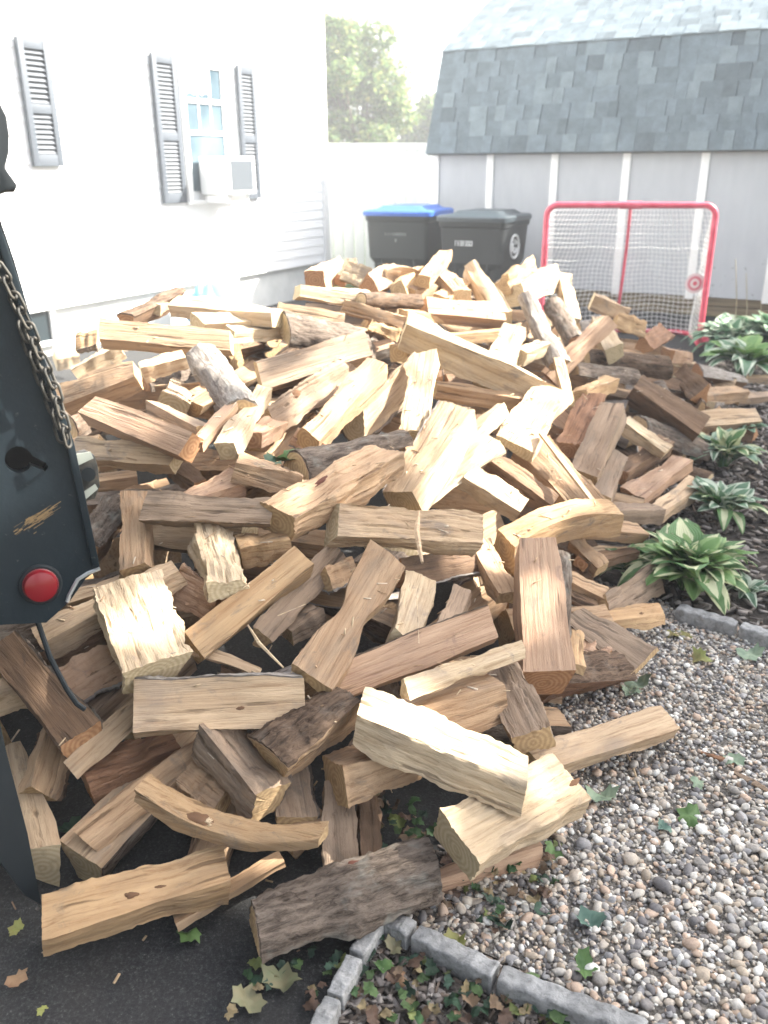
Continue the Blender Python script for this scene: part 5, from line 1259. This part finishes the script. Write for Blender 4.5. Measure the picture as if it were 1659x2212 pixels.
# rod hanging under the gate, and the mud flap
mb = MB(); mb.tube([tp(70, 1300, -.03)-TO, tp(84, 1350, -.02)-TO, tp(108, 1420, .0)-TO, tp(145, 1490, .02)-TO, tp(166, 1520, .03)-TO, tp(183, 1532, .03)-TO], .0055, 8); mb.build('release_rod', M_blk, truck, smooth=True)
TC2 = gnd(88, 1955, .05); TN2 = np.array([.80, -.58, .12]); TN2 /= np.linalg.norm(TN2)
def tq(x, y): return Vector(onplane(x, y, TC2, TN2))-TO
mb = MB(); mb.prism([tq(*q) for q in ((-160, 1480), (0, 1558), (14, 1622), (60, 1800), (90, 1956), (55, 1935), (0, 1862), (-160, 1700))], -Vector(TN2)*.012); mb.build('mud_flap', M_blk, truck, bevel=.002)
mb = MB(); mb.tube([tq(90, 1958), tq(84, 1968)], .010, 8); mb.build('flap_bolt', M_rust, truck)

# ------------------------------------------------------------------ unseen yard tree added at the right to cast dappled shade
lit = [(330, 1340, .10), (850, 1540, .13), (950, 1590, .13), (1040, 1640, .12), (1200, 1690, .12), (490, 950, .10), (560, 890, .08), (260, 770, .10), (300, 965, .05), (420, 780, .05), (770, 720, .12), (480, 1190, .08), (570, 1160, .05), (640, 1060, .07), (1150, 1280, .10), (1160, 1380, .08), (1200, 1130, .09), (1000, 1450, .05), (980, 1060, .07), (1060, 1060, .06), (490, 1740, .0), (930, 1000, .10), (890, 850, .25), (1380, 950, .06), (1050, 950, .08)]
LP = [(CAM+ray(x, y)*on_pile(x, y, .1), r) for x, y, r in lit if r > 0]
LP = [((np.array(h_[0]) if (h_ := bvh.ray_cast(Vector(CAM), Vector(ray(x, y))))[0] is not None else LP[0][0]), r) for x, y, r in lit if r > 0]
def sun_avoid(P):  # crown gaps cut along the sun's path to the lit patches
    k = np.zeros(len(P), bool)
    for p, r in LP:
        d = P-p; s = d @ SUN; k |= np.linalg.norm(d-s[:, None]*SUN, axis=1) < r
    # the crest of the pile, the house and the far yard stay in the sun
    tt = (P[:, 2]-.9)/SUN[2]; Q = P-tt[:, None]*SUN; k |= (Q[:, 1] > np.where(Q[:, 0] < -.12, 3.45, 2.75)+.15*np.sin(Q[:, 0]*5)) & (Q[:, 0] < 1.35) & (Q[:, 1] < 7)
    tt = (P[:, 2]-.0)/SUN[2]; Q2 = P-tt[:, None]*SUN; k |= (Q2[:, 0] < -1.7)
    s_ = ((P-HP) @ HN)/(SUN @ HN); W_ = P-s_[:, None]*SUN; k |= (s_ > 0) & (W_[:, 2] > .35)
    return k
tb = []
g = np.random.default_rng(21)
for i in range(90):
    gx, gy = g.uniform(-1.2, 2.9), g.uniform(.3, 6.6)
    if gx < 1.2 and gy > 3.4: gx += 1.6
    tz = g.uniform(4.2, 6.6); q = np.array([gx, gy, 0])+SUN*(tz/SUN[2]); tb.append((q[0]-6.6, q[1]-3.2, q[2], g.uniform(.45, .8)))
tree('yard_tree', (6.6, 3.2, 0), 5.0, tb, 30000, .085, PG, 'unseen leafy tree added right of the gravel to shade the foreground', .2, avoid=sun_avoid)

g = np.random.default_rng(5); tb2 = []  # canopy added behind the camera to darken the foreground
for i in range(120):
    r_a = g.uniform(0, 6.28); r_r = 4.6*math.sqrt(g.uniform(0, 1)); q = np.array([math.cos(r_a)*r_r+.3, math.sin(r_a)*r_r-1.6, g.uniform(3.6, 6.8)])
    if q[1] > 1 and q[2] < 2.2+q[1]*.9: q[2] = 2.6+q[1]*.9
    tb2.append((q[0]-1.5, q[1]+4.0, q[2], g.uniform(.6, .95)))
tree('overhanging_maple', (1.5, -4.0, 0), 6.0, tb2, 70000, .115, PG*.8, 'unseen maple added behind the viewer to block sky over the driveway', .28, avoid=sun_avoid)

# ------------------------------------------------------------------ thin fog volume added to imitate the veil of lens flare
mb = MB(); mb.box(-70, 70, -50, 90, -1.0, 9.5)
M_hz = bpy.data.materials.new('haze'); M_hz.use_nodes = True; M_hz.node_tree.nodes.clear(); ho_ = M_hz.node_tree.nodes.new('ShaderNodeOutputMaterial'); pv = M_hz.node_tree.nodes.new('ShaderNodeVolumePrincipled')
pv.inputs['Color'].default_value = (.96, .98, 1, 1); pv.inputs['Density'].default_value = .0062; pv.inputs['Anisotropy'].default_value = .0
M_hz.node_tree.links.new(pv.outputs[0], ho_.inputs['Volume']); tag(mb.build('haze', M_hz), kind='stuff')
